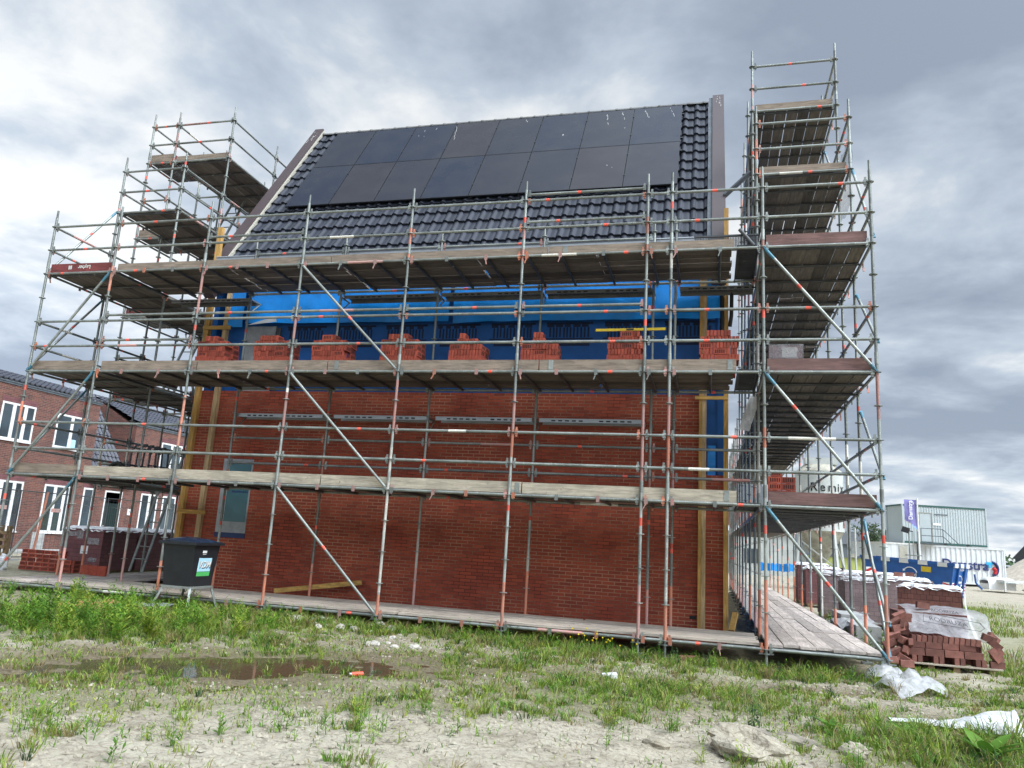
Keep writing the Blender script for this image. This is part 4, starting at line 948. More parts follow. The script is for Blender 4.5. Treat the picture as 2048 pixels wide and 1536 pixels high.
# solar panels
PO = Vector((0, 3.358, rz(3.358))) + n_up*0.115; pw, ph = 1.143, 1.85
DROP = {(3, 1): [(0.3, 1.55, 0.03, 0.12), (0.6, 1.6, 0.02, 0.1), (0.2, 1.3, 0.02, 0.04), (0.35, 1.25, 0.02, 0.03)], (4, 1): [(0.10, 0.95, 0.016, 0.75)], (5, 1): [(0.75, 1.6, 0.025, 0.13)], (6, 1): [(0.62, 0.72, 0.07, 0.06)],
        (7, 1): [(0.55, 1.1, 0.022, 0.62), (0.92, 1.3, 0.022, 0.42), (0.95, 0.85, 0.03, 0.03)], (8, 1): [(0.35, 1.3, 0.018, 0.4), (0.95, 1.25, 0.014, 0.5)], (7, 0): [(0.7, 0.95, 0.05, 0.03), (0.83, 0.85, 0.03, 0.015)]}
for c in range(8):
    for r in range(2):
        o = PO + Vector((-12.19 + c*pw + 0.006, 0, 0)) + ds*(r*ph + 0.006); u = Vector((pw - 0.012, 0, 0)); v = ds*(ph - 0.012); f = 0.011
        b = MB(); b.obox(o, u, v, n_up*0.033, 0)
        p = b.build('solar_panel', 'panel_frame', house)
        b = MB(); b.obox(o + Vector((f, 0, 0)) + ds*f + n_up*0.0315, u - Vector((2*f, 0, 0)), v - ds*2*f, n_up*0.0035, 0); b.build('glass_pane', 'panel_glass', p)
        dr = DROP.get((c + 1, r))
        if dr:
            for (du, dv, w_, h_) in dr:
                b = MB(); w_ *= 0.6; nn = max(1, int(h_/0.06))
                for s in range(nn):
                    if random.random() < 0.8 or s == 0: b.obox(o + Vector((du + random.uniform(-.012, .012) - 0.1*s/nn, 0, 0)) + ds*(dv + h_*s/nn) + n_up*0.0355, (w_*random.uniform(0.6, 1.2), 0, 0), ds*(h_/nn)*1.05, n_up*0.0015)
                b.build('bird_dropping', 'dropping', p)
        if c < 7:
            for s in (0.25, 0.75): b = MB(); b.obox(o + u + ds*(ph*s) + n_up*0.02 - Vector((0.012, 0, 0)), (0.036, 0, 0), ds*0.06, n_up*0.022); b.build('panel_clamp', 'panel_frame', p)
b = MB()
for r_ in (0.3, 1.5, 2.1, 3.3): b.obox(PO + Vector((-12.25, 0, 0)) + ds*r_ - n_up*0.05, (9.25, 0, 0), ds*0.04, n_up*0.045)
b.build('mounting_rail', 'panel_frame', house)
# foil covered windows
def foil_window(x0, x1, z0, z1, y, pane, strip):
    b = MB(); b.box((x0, y - 0.012, z0), (x1, y + 0.06, z1)); w_ = b.build('window', 'grey_foil', house)
    b = MB(); b.box((x0 + pane[0], y - 0.016, z0 + pane[1]), (x1 - pane[2], y - 0.0125, z1 - pane[3])); b.build('pane', pane[4], w_)
    if strip: b = MB(); b.box((x0, y - 0.018, z0 - 0.10), (x1, y + 0.02, z0 - 0.003)); b.build('sill_strip', 'navy_strip', w_)
    return w_
wlow = foil_window(-12.11, -11.42, 1.13, 2.62, WY, (0.16, 0.22, 0.03, 0.1, 'teal_pane'), True)
b = MB()
b.lump((-11.70, WY - 0.018, 2.20), 0.05, 0, 3, 5, 8, (0.8, 0.06, 1.3)); b.obox((-11.745, WY - 0.02, 2.04), (0.03, 0, 0.1), (0.02, 0, -0.008), (0, 0.003, 0)); b.obox((-11.685, WY - 0.02, 2.13), (0.03, 0, -0.1), (0.02, 0, 0.008), (0, 0.003, 0))
for k in range(9): b.box((-11.83 + k*0.042, WY - 0.019, 1.93 + 0.004*(k % 2)), (-11.80 + k*0.042, WY - 0.0165, 1.98 - 0.006*(k % 3)))
for k in range(5): b.box((-11.93 + k*0.032, WY - 0.019, 2.15), (-11.905 + k*0.032, WY - 0.0165, 2.21))
b.build('print', 'navy_strip', wlow)
foil_window(-12.10, -11.36, 4.06, 5.50, yb - 0.03, (0.14, 0.1, 0.1, 0.16, 'grey_foil'), False)
b = MB(); b.box((-11.33, yb - 0.05, 4.1), (-11.24, yb, 5.46)); b.build('window_post', 'far_grey', house)
# blue tarps over the wall head
def tarp(name, x0, x1, z0, z1, y, label, seed, droop=0.04):
    P = []; nx_, nz_ = int((x1 - x0)/0.12), 14
    for j in range(nz_ + 1):
        row = []
        for i in range(nx_ + 1):
            a, c = x0 + (x1 - x0)*i/nx_, j/nz_
            k = 0.06*(float(fbm(a*1.1, c*2.2, seed, 3)) - 0.5) + 0.03*(1 - abs(2*float(vnoise(a*1.6 + c*2.5, c*1.3 - a*0.4, seed + 1)) - 1))**4 + 0.018*math.sin(a*5 + c*3)*(1 - c)
            zz = z0 + (z1 - z0)*c + (1 - c)*droop*(float(fbm(a*0.8, 0.3, seed + 2)) - 0.5)*2
            row.append((a, y - 0.045*(1 - c) + k, zz))
        P.append(row)
    b = MB(); b.grid(P, 0, True); P2 = [[(p_[0], p_[1] + 0.012, p_[2]) for p_ in row] for row in P]; b.grid([r_[::-1] for r_ in P2], 0, True)
    return tag(b.build(name, ['blue_tarp']), label, 'tarpaulin', 'blue tarpaulins on the wall')
tarp('tarpaulin', -12.0, -7.42, 5.50, 6.7, 2.05, 'long bright blue tarpaulin over the left half of the wall head below the top deck', 3)
tarp('tarpaulin', -7.32, -2.12, 5.47, 6.7, 2.05, 'long bright blue tarpaulin over the right half of the wall head', 9)
tarp('tarpaulin', -12.52, -12.08, 5.45, 6.7, 2.06, 'narrow blue tarpaulin next to the left timber posts', 15, 0.01)
b = MB(); b.add([(-11.9, 1.96, 5.46), (-11.2, 1.95, 5.52), (-11.22, 1.94, 5.60), (-11.5, 1.945, 5.57)], [(0, 1, 2, 3)]); b.add([(-11.9, 1.962, 5.46), (-11.2, 1.952, 5.52), (-11.22, 1.942, 5.60), (-11.5, 1.947, 5.57)], [(3, 2, 1, 0)])
tag(b.build('tarpaulin_flap', 'tarp_white'), 'white underside of the tarpaulin folded over above the covered window', 'tarpaulin')
tarp('tarpaulin', -2.40, -2.26, 2.62, 3.15, 2.14, 'small light blue tarpaulin strip between the right timber posts', 22, 0.01)
# timber profile posts at the house corners
def post(x, y, z0, z1, w, d_, mat, par): b = MB(); b.box((x - w/2, y - d_, z0), (x + w/2, y, z1)); return b.build('post', mat, par)
tl = thing('timber_profile', 'pair of timber bricklaying posts at the left corner of the brick wall', 'timber posts', 'timber posts at the wall corners')
post(-12.93, WY - 0.005, -0.1, 7.75, 0.11, 0.09, 'yellow_wood', tl); post(-12.47, WY - 0.005, -0.1, 6.6, 0.10, 0.09, 'pine_wood', tl)
for z in (1.50, 5.42): b = MB(); b.box((-12.985, WY - 0.132, z - 0.04), (-12.32, WY - 0.097, z + 0.04)); b.build('crosspiece', 'yellow_wood_x', tl)
tr_ = thing('timber_profile', 'pair of timber bricklaying posts at the right corner of the brick wall', 'timber posts', 'timber posts at the wall corners')
post(-2.52, WY - 0.005, -0.1, 6.5, 0.055, 0.1, 'yellow_wood', tr_); post(-2.455, WY - 0.005, -0.1, 6.5, 0.07, 0.1, 'pine_wood', tr_); post(-2.085, WY - 0.005, -0.1, 7.6, 0.08, 0.1, 'yellow_wood', tr_)
for z, xa, xb in ((3.98, -2.62, -2.05), (5.62, -3.35, -2.49)): b = MB(); b.box((xa, WY - 0.142, z - 0.03), (xb, WY - 0.107, z + 0.03)); b.build('crosspiece', 'yellow_wood_x', tr_)
b = MB(); b.beam((-10.33, 1.62, 0.11), (-8.72, 1.98, 0.36), 0.045, 0.085, 0); tag(b.build('timber_plank', 'yellow_wood_x'), 'yellow timber plank lying aslant against the foot of the brick wall', 'plank')
b = MB(); b.beam((-2.0, 1.68, 0.06), (-1.93, 2.0, 0.32), 0.09, 0.05, 0); tag(b.build('timber_offcut', 'yellow_wood'), 'short yellow timber offcut leaning by the right house corner', 'offcut')

# ------------------------------------------------------------------ loose bricks
def brick_mesh(name, L, W_, H, mat, holes):
    b = MB(); e = 0.003
    b.box((-L/2, -W_/2, 0), (L/2, W_/2, H), 0)
    if holes:
        for k in range(5):
            x0 = -L/2 + 0.025 + k*(L - 0.05)/5 + 0.006; w_ = (L - 0.05)/5 - 0.016
            for s in (-1, 1): b.box((x0, s*W_/2 - 0.0008, H*0.2), (x0 + w_*1.15, s*W_/2 + 0.0008, H*0.82), 1)
    me = b.build(name, [mat, 'brick_hole']); d = me.data; bpy.data.objects.remove(me); return d
BR = brick_mesh('brick', 0.206, 0.046, 0.094, 'loose_brick', True)
PV = brick_mesh('paver', 0.20, 0.064, 0.10, 'paver', False)
def put(mesh, x, y, z, rz_=0, label=None, group=None, rx=0, ry=0, name='brick', cat='brick'):
    o = bpy.data.objects.new(name, mesh); COL.objects.link(o); o.location = (x, y, z); o.rotation_euler = (rx, ry, rz_); return tag(o, label, cat, group)
def stack(x0, x1, y0, z0, top, label, nlay=7):
    """bricks on edge: some show the holed face, some their ends"""
    grp = label.replace('red perforated brick', 'bricks'); w = x1 - x0; n_top = max(1, top)
    for k in range(nlay + n_top):
        z = z0 + k*0.1; a, c = x0, x1
        if k >= nlay: a = x0 + w*random.uniform(0.15, 0.35); c = a + random.uniform(0.12, 0.3) if k > nlay else x1 - w*random.uniform(0.1, 0.35)
        if k < 2: a, c = x0 + 0.02, x1 - 0.02
        sh = random.uniform(-0.015, 0.015); x = a + sh; step = 0
        pat = random.randint(0, 2)
        while x < c - 0.03:
            if step % 3 == pat and x + 0.21 <= c + 0.02:
                (put(BR, x + 0.105, y0 + random.uniform(0.02, 0.035), z, random.uniform(-.02, .02), label, grp) if k >= 3 else hid(x + 0.105, y0 + 0.03, z, 0))
                put(BR, x + 0.105, y0 + 0.18, z, 0, label, grp) if k >= nlay - 1 and x + 0.25 > c else None
                hid(x + 0.105, y0 + 0.10, z, 0); x += 0.212
            else:
                for _ in range(4):
                    if x + 0.05 > c + 0.02: break
                    (put(BR, x + 0.025, y0 + 0.105 + random.uniform(-.008, .008), z, PI2, label, grp) if k >= 3 else hid(x + 0.025, y0 + 0.105, z, 2)); x += 0.054
            step += 1
        # right flank of the stack running back
        if k < nlay: put(BR, c - 0.025 + sh, y0 + 0.32, z, PI2 + random.uniform(-.03, .03), label, grp) if k >= 3 else hid(c - 0.025 + sh, y0 + 0.32, z, 2)
PI2 = math.pi/2
HID = MB()
def hid(x, y, z, r): lx, ly = (0.208, 0.048) if abs(r) < 1 else (0.048, 0.208); HID.box((x - lx/2, y - ly/2, z), (x + lx/2, y + ly/2, z + 0.098))
STK = [(-11.80, -11.18, 1, 'red perforated brick in the stack in front of the left timber posts'), (-10.57, -9.86, 0, 'red perforated brick in the stack in front of the covered upper window'),
       (-9.38, -8.71, 0, 'red perforated brick in the low flat stack right of the covered upper window'), (-8.03, -7.34, 1, 'red perforated brick in the stack behind the lower end of the upper brace'),
       (-6.74, -6.14, 2, 'red perforated brick in the stack left of the pinkish centre standard'), (-5.45, -4.83, 2, 'red perforated brick in the pointed stack right of the pinkish centre standard'),
       (-4.0, -3.42, 1, 'red perforated brick in the stack carrying the yellow level'), (-2.52, -1.93, 1, 'red perforated brick in the stack at the right end of the middle deck')]
for x0, x1, t_, lb in STK: stack(x0, x1, 0.34, 4.068, t_, lb, 6 if t_ < 2 else 5)
b = MB(); b.beam((-4.22, 0.40, 4.80), (-3.05, 0.42, 4.815), 0.025, 0.042, 0); b.beam((-4.225, 0.40, 4.80), (-4.205, 0.40, 4.80), 0.028, 0.045, 1); b.beam((-3.065, 0.42, 4.815), (-3.045, 0.42, 4.815), 0.028, 0.045, 1)
b.box((-3.70, 0.385, 4.795), (-3.58, 0.388, 4.82), 1); tag(b.build('spirit_level', ['yellow', 'black']), 'long yellow spirit level lying on a brick stack', 'level')
lb = 'red perforated brick stacked on the first deck of the right scaffold'
for k in range(5):
    n = 2 if k < 4 else 1
    for j in range(n):
        put(BR, -1.40 + j*0.19, 0.40, 2.07 + k*0.1, random.uniform(-.05, .05), lb, 'bricks on the first deck of the right scaffold')
        put(BR, -1.38 + j*0.19, 0.62, 2.07 + k*0.1, PI2, lb, 'bricks on the first deck of the right scaffold')
for k in range(4):
    for j in range(4): hid(-14.45 + j*0.215, 4.6, 2.07 + k*0.1, 0)
# wrapped pack of bricks on the middle deck at the right corner
t_ = thing('brick_pack', 'small foil wrapped brick pack with white label on the middle deck of the right scaffold', 'brick pack')
b = MB(); b.box((-1.46, 0.35, 4.07), (-0.98, 0.75, 4.50)); b.build('bricks', 'wrapped_brick', t_)
b = MB(); b.box((-1.28, 0.343, 4.31), (-1.06, 0.348, 4.47)); b.build('label_sheet', 'offwhite', t_)
b = MB(); P = [[(-1.475 + 0.51*i/8, 0.335 + 0.43*j/6, 4.505 + random.uniform(0, 0.04)) for i in range(9)] for j in range(7)]; b.grid(P, 0); P = [[(-1.475 + 0.51*i/8, 0.33 + random.uniform(-.008, .008), 4.2 + 0.32*j/4) for i in range(9)] for j in range(5)]; b.grid(P, 0); b.build('wrapping', 'haze_foil', t_)

# ------------------------------------------------------------------ black tub on its steel stand
tub = thing('tub', 'black plastic mortar tub with lid and blue green sticker', 'tub')
tx0, tx1, ty0, ty1, tz0, tz1 = -11.00, -10.39, -0.82, -0.16, 0.27, 0.955
b = MB(); i_ = 0.055
b.add([(tx0+i_, ty0+i_, tz0), (tx1-i_, ty0+i_, tz0), (tx1-i_, ty1-i_, tz0), (tx0+i_, ty1-i_, tz0), (tx0, ty0, tz1), (tx1, ty0, tz1), (tx1, ty1, tz1), (tx0, ty1, tz1)], [(3,2,1,0),(0,1,5,4),(1,2,6,5),(2,3,7,6),(3,0,4,7)])
b.build('body', 'dark_plastic', tub)
b = MB(); o_ = 0.05
b.box((tx0-o_, ty0-o_, tz1-0.03), (tx1+o_, ty1+o_, tz1+0.015)); b.build('rim', 'dark_plastic', tub)
P = []
for j in range(9):
    row = []
    for i in range(9):
        a, c = i/8, j/8; row.append((tx0-0.03 + (tx1-tx0+0.06)*a, ty0-0.03 + (ty1-ty0+0.06)*c, tz1 + 0.016 + 0.075*(math.sin(math.pi*a)*math.sin(math.pi*c))**0.6*(1 - 0.35*a) + 0.02*random.random()*(0 < i < 8)*(0 < j < 8)))
    P.append(row)
b = MB(); b.grid(P, 0, True); b.build('lid', 'lid_blue', tub)
def on_side(y, z): return tx1 - i_*(1 - (z - tz0)/(tz1 - tz0))
st = MB(); za, zb = 0.43, 0.72; ya, yb_ = -0.66, -0.32
def quad_on(mb, ya, yb_, za, zb, m, off, sk=0.0): mb.add([(on_side(0, za)+off, ya, za), (on_side(0, za)+off, yb_, za), (on_side(0, zb)+off, yb_, zb), (on_side(0, zb)+off, ya, zb)], [(0, 1, 2, 3)], m)
quad_on(st, ya, yb_, za + 0.075, zb, 0, 0.003); quad_on(st, ya, yb_, za, za + 0.07, 1, 0.003); quad_on(st, -0.60, -0.49, 0.80, 0.84, 2, 0.003); quad_on(st, -0.59, -0.50, 0.777, 0.786, 2, 0.003)
stk = st.build('sticker', ['sticker_blue', 'sticker_green', 'white'], tub)
sl_ = Vector((i_/(tz1 - tz0), 0, 1)).normalized()
text('lettering', 'VDM', 0.15, (on_side(0, 0.61) + 0.0045, -0.483, 0.604), (0, 1, 0), sl_, 'black', stk, 0.0005, shear=0.15, bold=0.007)
text('lettering', 'VDM', 0.15, (on_side(0, 0.612) + 0.0065, -0.49, 0.612), (0, 1, 0), sl_, 'white', stk, 0.0005, shear=0.15, bold=0.001)
stand = thing('steel_stand', 'galvanised angle steel stand with splayed legs below the black tub', 'stand')
b = MB(); zt = tz0 - 0.02
for p, q in (((tx0+.05, ty0+.05), (tx1-.03, ty0+.05)), ((tx1-.03, ty0+.05), (tx1-.03, ty1-.05)), ((tx1-.03, ty1-.05), (tx0+.05, ty1-.05)), ((tx0+.05, ty1-.05), (tx0+.05, ty0+.05))): b.beam((*p, zt), (*q, zt), 0.035, 0.035)
b.build('top_frame', 'galvanised', stand)
feet = []
for sx in (0, 1):
    for sy in (0, 1):
        x, y = (tx1 - 0.04 if sx else tx0 + 0.06), (ty1 - 0.06 if sy else ty0 + 0.06); fx, fy = x + (0.09 if sx else -0.13), y + (0.12 if sy else -0.14); fz = float(gz(fx, fy)) - 0.02; feet.append((fx, fy, fz))
        b = MB(); b.beam((x, y, zt), (fx, fy, fz), 0.035, 0.03); b.build('leg', 'galvanised', stand)
b = MB()
for p, q in ((0, 2), (0, 1), (2, 3)): b.beam(Vector(feet[p]) + Vector((0, 0, 0.10)), Vector(feet[q]) + Vector((0, 0, 0.06)), 0.03, 0.025)
b.build('cross_brace', 'galvanised', stand)
sheet('plywood_sheet', (-12.0, -1.9, float(gz(-11.2, -1.4)) + 0.10), (1.9, -0.25, -0.08), (0.3, 0.9, 0.03), 12, 6, 'plywood', 0.05, 'warped reddish plywood sheet lying in the weeds below the tub', 'plywood', 8)
sheet('foil_scrap', (-11.3, -1.75, float(gz(-11, -1.5)) + 0.14), (0.8, 0.0, 0.0), (0.25, 0.55, 0.03), 8, 6, 'zinc', 0.05, 'crumpled silvery foil on the plywood sheet below the tub', 'foil', 9)

# ------------------------------------------------------------------ left: wrapped brick pallets, piles, pallets, cart
def wrapped(name, x0, x1, y0, y1, z0, z1, label, mat, foil, rot=0.0, cap=True, seed=1, over=0.03, group=None):
    t_ = thing(name, label, 'brick pallet', group, ((x0+x1)/2, (y0+y1)/2, z0)); t_.rotation_euler.z = rot
    w, d, h = (x1-x0)/2, (y1-y0)/2, z1-z0
    b = MB(); b.box((-w, -d, 0.1), (w, d, h)); b.build('bricks', mat, t_)
    b = MB()
    for s in (-0.85, 0, 0.85):
        b.box((w*s - 0.05, -d, 0), (w*s + 0.05, d, 0.09), 0)
    b.box((-w, -d, 0.088), (w, d, 0.0995), 0); b.build('pallet', 'oldpallet', t_)
    if cap:
        rr = random.Random(seed); n = 14; P = []
        for j in range(n + 1):
            row = []
            for i in range(n + 1):
                a, c = -1 + 2*i/n, -1 + 2*j/n; ed = max(abs(a), abs(c)); drop = -0.07*rr.random() if ed > 0.99 else rr.uniform(0.012, 0.075)
                row.append((a*(w + over*(ed > .9)), c*(d + over*(ed > .9)), h + drop))
            P.append(row)
        b = MB(); b.grid(P, 0, False); b.build('cover_sheet', foil, t_)
    return t_
wl = wrapped('wrapped_pallet', -18.35, -17.15, 4.75, 5.95, -0.12, 0.98, 'wrapped purple brick pallet with a white label beside the left scaffold', 'wrapped_brick', 'white_foil', seed=3, group='wrapped pallets by the left scaffold')
b = MB(); b.box((-0.02, -0.607, 0.48), (0.2, -0.6045, 0.68)); b.build('label_sheet', 'white', wl)
b = MB()
for (x, z, w_, h_) in ((-0.5, 0.9, 0.35, 0.12), (0.1, 0.72, 0.4, 0.16), (0.25, 0.3, 0.25, 0.1), (-0.2, 0.85, 0.2, 0.2)): b.box((x, -0.6055, z), (x + w_, -0.603, z + h_))
b.build('wrapping', 'haze_foil', wl)
wrapped('wrapped_pallet', -18.35, -17.15, 6.05, 7.2, -0.12, 0.97, 'wrapped purple brick pallet behind the one with the white label', 'wrapped_brick', 'white_foil', seed=4, group='wrapped pallets by the left scaffold')
wrapped('wrapped_pallet', -18.35, -17.15, 7.3, 8.45, -0.12, 0.98, 'farthest wrapped purple brick pallet, behind the ladder foot', 'wrapped_brick', 'white_foil', seed=5, group='wrapped pallets by the left scaffold')
lb = 'red brick in the low pile at the left edge behind the leaning brace'
for k in range(5):
    for i in range(7):
        for j in range(1 if k < 4 else 1):
            if k >= 3 and i > 4: continue
            put(BR, -18.75 + i*0.215 + random.uniform(-.02, .02), 4.05 + random.uniform(0, .05), -0.08 + k*0.1, random.uniform(-.15, .15), lb, 'bricks in the low pile at the left')
            if i == 6 or (k >= 3 and i == 4): put(BR, -18.6 + i*0.215, 4.2, -0.08 + k*0.1, PI2, lb, 'bricks in the low pile at the left')
for k in range(2):
    for i in range(3): hid(-15.2 + i*0.215, 2.2, 0.07 + k*0.1, 0); hid(-15.3 + i*0.2, 2.35, 0.07 + k*0.1, 2)
tag(HID.build('bricks', 'loose_brick'), 'red bricks in the hidden lower courses of the deck stacks and in small heaps at the left', 'bricks', kind='stuff')
tp = thing('wooden_pallet', 'stack of weathered wooden pallets standing on end at the left edge', 'pallet')
for k in range(6):
    b = MB(); z = -0.1 + k*0.17; b.box((-19.6, 3.6, z), (-18.95, 3.66, z + 0.07)); b.build('board', 'oldpallet', tp)
for x in (-19.55, -19.28, -19.03): b = MB(); b.box((x, 3.665, -0.1), (x + 0.09, 3.76, 0.95)); b.build('block', 'oldpallet', tp)
b = MB(); b.lump((-18.55, 3.3, 0.1), 0.13, 0, 7, 6, 8, (1, 0.8, 1.6), 0.3); tag(b.build('plastic_bag', 'white_foil'), 'white plastic bag beside the low brick pile', 'bag')
cart = thing('brick_cart', 'dark tubular hand cart with a wheel standing on the first left deck', 'cart')
for y in (2.45, 2.65, 2.85, 3.05):
    b = MB(); b.path([(-14.75, y, 2.1), (-14.72, y, 2.75), (-14.62, y, 2.88), (-14.35, y, 2.9), (-14.25, y, 2.8), (-14.22, y, 2.25)], 0.02, 0, 6); b.build('frame_hoop', 'dark_steel', cart)
b = MB(); b.tube((-14.75, 2.4, 2.45), (-14.75, 3.1, 2.45), 0.018, 0, 6); b.tube((-14.22, 2.4, 2.45), (-14.22, 3.1, 2.45), 0.018, 0, 6); b.box((-14.8, 2.4, 2.16), (-14.15, 3.1, 2.19)); b.build('tray', 'dark_steel', cart)
b = MB()
pts = [(-14.95 + 0.2*math.cos(a), 2.35, 2.27 + 0.2*math.sin(a)) for a in [2*math.pi*i/16 for i in range(17)]]; b.path(pts, 0.045, 0, 6); b.disc((-14.95, 2.35, 2.27), 0.05, 0.05, 0); b.build('wheel', 'black', cart)
b = MB(); b.beam((-14.5, 3.9, 2.1), (-13.6, 4.2, 2.75), 0.06, 0.03, 0); tag(b.build('timber_plank', 'pine_wood'), 'short plank leaning up against the first left deck rail', 'plank')

# ------------------------------------------------------------------ terrace houses behind, on the left
ter = thing('terrace', 'finished row of brick terraced houses with white window frames behind the site fence', 'terrace')
TX = -27.0
def tz(x): return 2.75 + (TX - x)*1.54
def ter_wall(y0, y1, z1, name='facade'):
    b = MB(); b.box((TX - 0.3, y0, -0.3), (TX, y1, z1)); return b.build(name, 'terrace_brick', ter)
ter_wall(-6.0, 14.5, 5.92); ter_wall(16.75, 23.5, 5.42); ter_wall(14.5, 16.75, 2.72, 'low_facade'); ter_wall(23.5, 36, 2.72, 'low_facade')
for (y0, y1, zt) in ((-6.0, 14.5, 5.9), (16.75, 23.5, 5.4)):
    for y in (y0, y1 - 0.25):
        b = MB(); b.prism([(TX - 0.3, y, 2.4), (TX - 2.5, y, 6.2), (TX - 2.5, y, 6.62), (TX - 0.3, y, zt)], (0, 0.25, 0)); b.build('dormer_cheek', 'terrace_brick', ter)
    b = MB(); b.box((TX - 3.0, y0 - 0.04, zt + 0.02), (TX + 0.06, y1 + 0.04, zt + 0.08)); b.box((TX + 0.005, y0 - 0.04, zt - 0.05), (TX + 0.035, y1 + 0.04, zt + 0.015)); b.build('eaves_board', 'far_grey', ter)
def ter_tiles(y0, y1, xa, za, xb, zb, nc, name='roof'):
    b = MB(); pitch = 0.23; us = (0, .12, .25, .38, .5, .75, .95); ys = []; pr = []; y = y0
    while y < y1:
        for u in us: ys.append(y + u*pitch); pr.append(0.045*math.sin(math.pi*u/0.5) if u < 0.5 else -0.012)
        y += pitch
    d = Vector((xb - xa, 0, zb - za)); L = d.length; d /= L; n_ = Vector((-d.z, 0, d.x)); n_ = n_ if n_.z > 0 else -n_
    for c in range(nc):
        lo = Vector((xa, 0, za)) + d*(L*c/nc); hi = Vector((xa, 0, za)) + d*(L*(c+1)/nc + 0.03)
        r = [[p0 + Vector((0, yy, 0)) + n_*(k + off) for yy, k in zip(ys, pr)] for p0, off in ((lo, 0.01), (lo, 0.06), (hi, 0.012))]
        b.grid(r[:2], 0, False); b.grid(r[1:], 0, True)
    return b.build(name, 'terrace_tile', ter)
ter_tiles(14.55, 16.72, TX + 0.12, 2.62, TX - 2.55, 6.72, 13); ter_tiles(23.55, 36, TX + 0.12, 2.62, TX - 2.55, 6.72, 13)
ter_tiles(-6.0, 14.55, TX + 0.08, 5.98, TX - 2.55, 6.72, 6); ter_tiles(16.72, 23.55, TX + 0.08, 5.50, TX - 2.55, 6.72, 8)
b = MB(); b.prism([(TX - 2.6, -6, 6.70), (TX - 2.6, -6, 2.0), (TX - 6, -6, 2.0)], (0, 42, 0)); b.build('rear_roof', 'terrace_tile', ter)
def twin(y0, y1, z0, z1, bars, tr=True, name='window'):
    b = MB(); f = 0.07; x = TX + 0.02
    b.box((TX - 0.05, y0, z0), (x, y0 + f, z1)); b.box((TX - 0.05, y1 - f, z0), (x, y1, z1)); b.box((TX - 0.05, y0 + f, z0), (x, y1 - f, z0 + f)); b.box((TX - 0.05, y0 + f, z1 - f), (x, y1 - f, z1))
    for t_ in bars: yy = y0 + (y1 - y0)*t_; b.box((TX - 0.05, yy - 0.07, z0 + f), (x, yy + 0.07, z1 - f))
    b.box((TX + 0.0, y0 - 0.02, z0 - 0.05), (TX + 0.06, y1 + 0.02, z0 - 0.003))
    w_ = b.build(name, 'window_white', ter)
    b = MB(); b.box((TX - 0.03, y0 + f, z0 + f), (TX + 0.004, y1 - f, z1 - f)); b.build('pane', 'window_glass', w_)
    b = MB(); b.box((TX - 0.02, y0 - 0.03, z1 + 0.004), (TX + 0.012, y1 + 0.03, z1 + 0.2)); b.build('lintel', 'wrapped_brick', w_)
    return w_
twin(9.95, 11.4, 3.86, 5.2, (0.36, 0.7)); twin(12.42, 13.95, 3.86, 5.18, (0.5,)); twin(18.5, 19.95, 3.6, 4.86, (0.5,)); twin(6.9, 8.3, 3.86, 5.2, (0.5,))
w = twin(9.9, 11.45, 0.62, 2.41, (0.4, 0.75)); twin(12.4, 13.65, 0.61, 2.42, (0.42, 0.78)); twin(14.33, 14.88, 0.6, 2.44, ()); twin(17.66, 18.75, 0.6, 2.45, (0.5,)); twin(19.09, 20.0, 0.6, 2.43, (0.5,)); twin(7.2, 8.6, 0.62, 2.41, (0.5,)); twin(20.8, 22, 0.6, 2.43, (0.5,))
for y in (10.45, 12.9): b = MB(); b.box((TX + 0.022, y, 1.38), (TX + 0.026, y + 0.45, 1.52)); b.build('notice', 'pink_paint', ter)
b = MB(); b.box((TX + 0.006, 13.1, 3.93), (TX + 0.012, 13.5, 4.25)); b.build('paper_sheet', 'sticker_blue', ter)
b = MB(); f = 0.07; b.box((TX - 0.05, 15.5, -0.1), (TX + 0.02, 15.57, 2.42)); b.box((TX - 0.05, 16.43, -0.1), (TX + 0.02, 16.5, 2.42)); b.box((TX - 0.05, 15.57, 2.35), (TX + 0.02, 16.43, 2.42)); dr = b.build('door_frame', 'window_white', ter)
b = MB(); b.box((TX - 0.04, 15.57, -0.1), (TX + 0.0, 16.43, 2.35)); 
for k in range(7): b.box((TX + 0.0005, 15.64 + k*0.11, 0.1), (TX + 0.006, 15.72 + k*0.11, 1.9))
d_ = b.build('door', 'door_green', dr)
b = MB(); b.box((TX + 0.007, 15.85, 0.86), (TX + 0.02, 16.15, 0.92)); b.build('letter_slot', 'offwhite', dr); b = MB(); b.tube((TX + 0.01, 15.62, 0.95), (TX + 0.05, 15.7, 0.95), 0.014, 0, 6); b.build('handle', 'offwhite', dr)
b = MB(); b.box((TX + 0.002, 16.95, 1.45), (TX + 0.03, 17.15, 1.72)); b.build('house_number', 'white', ter)
text('number', '7', 0.17, (TX + 0.032, 17.05, 1.58), (0, 1, 0), (0, 0, 1), 'navy', ter, 0.001)
b = MB(); b.box((TX + 0.002, 12.2, -0.3), (TX + 0.05, 12.75, 0.6)); b.build('unbricked_strip', 'concrete', ter)
b = MB(); b.box((TX + 0.06, -6, -0.25), (TX + 1.6, 30, -0.02)); structure(b.build('pavement', 'concrete'))
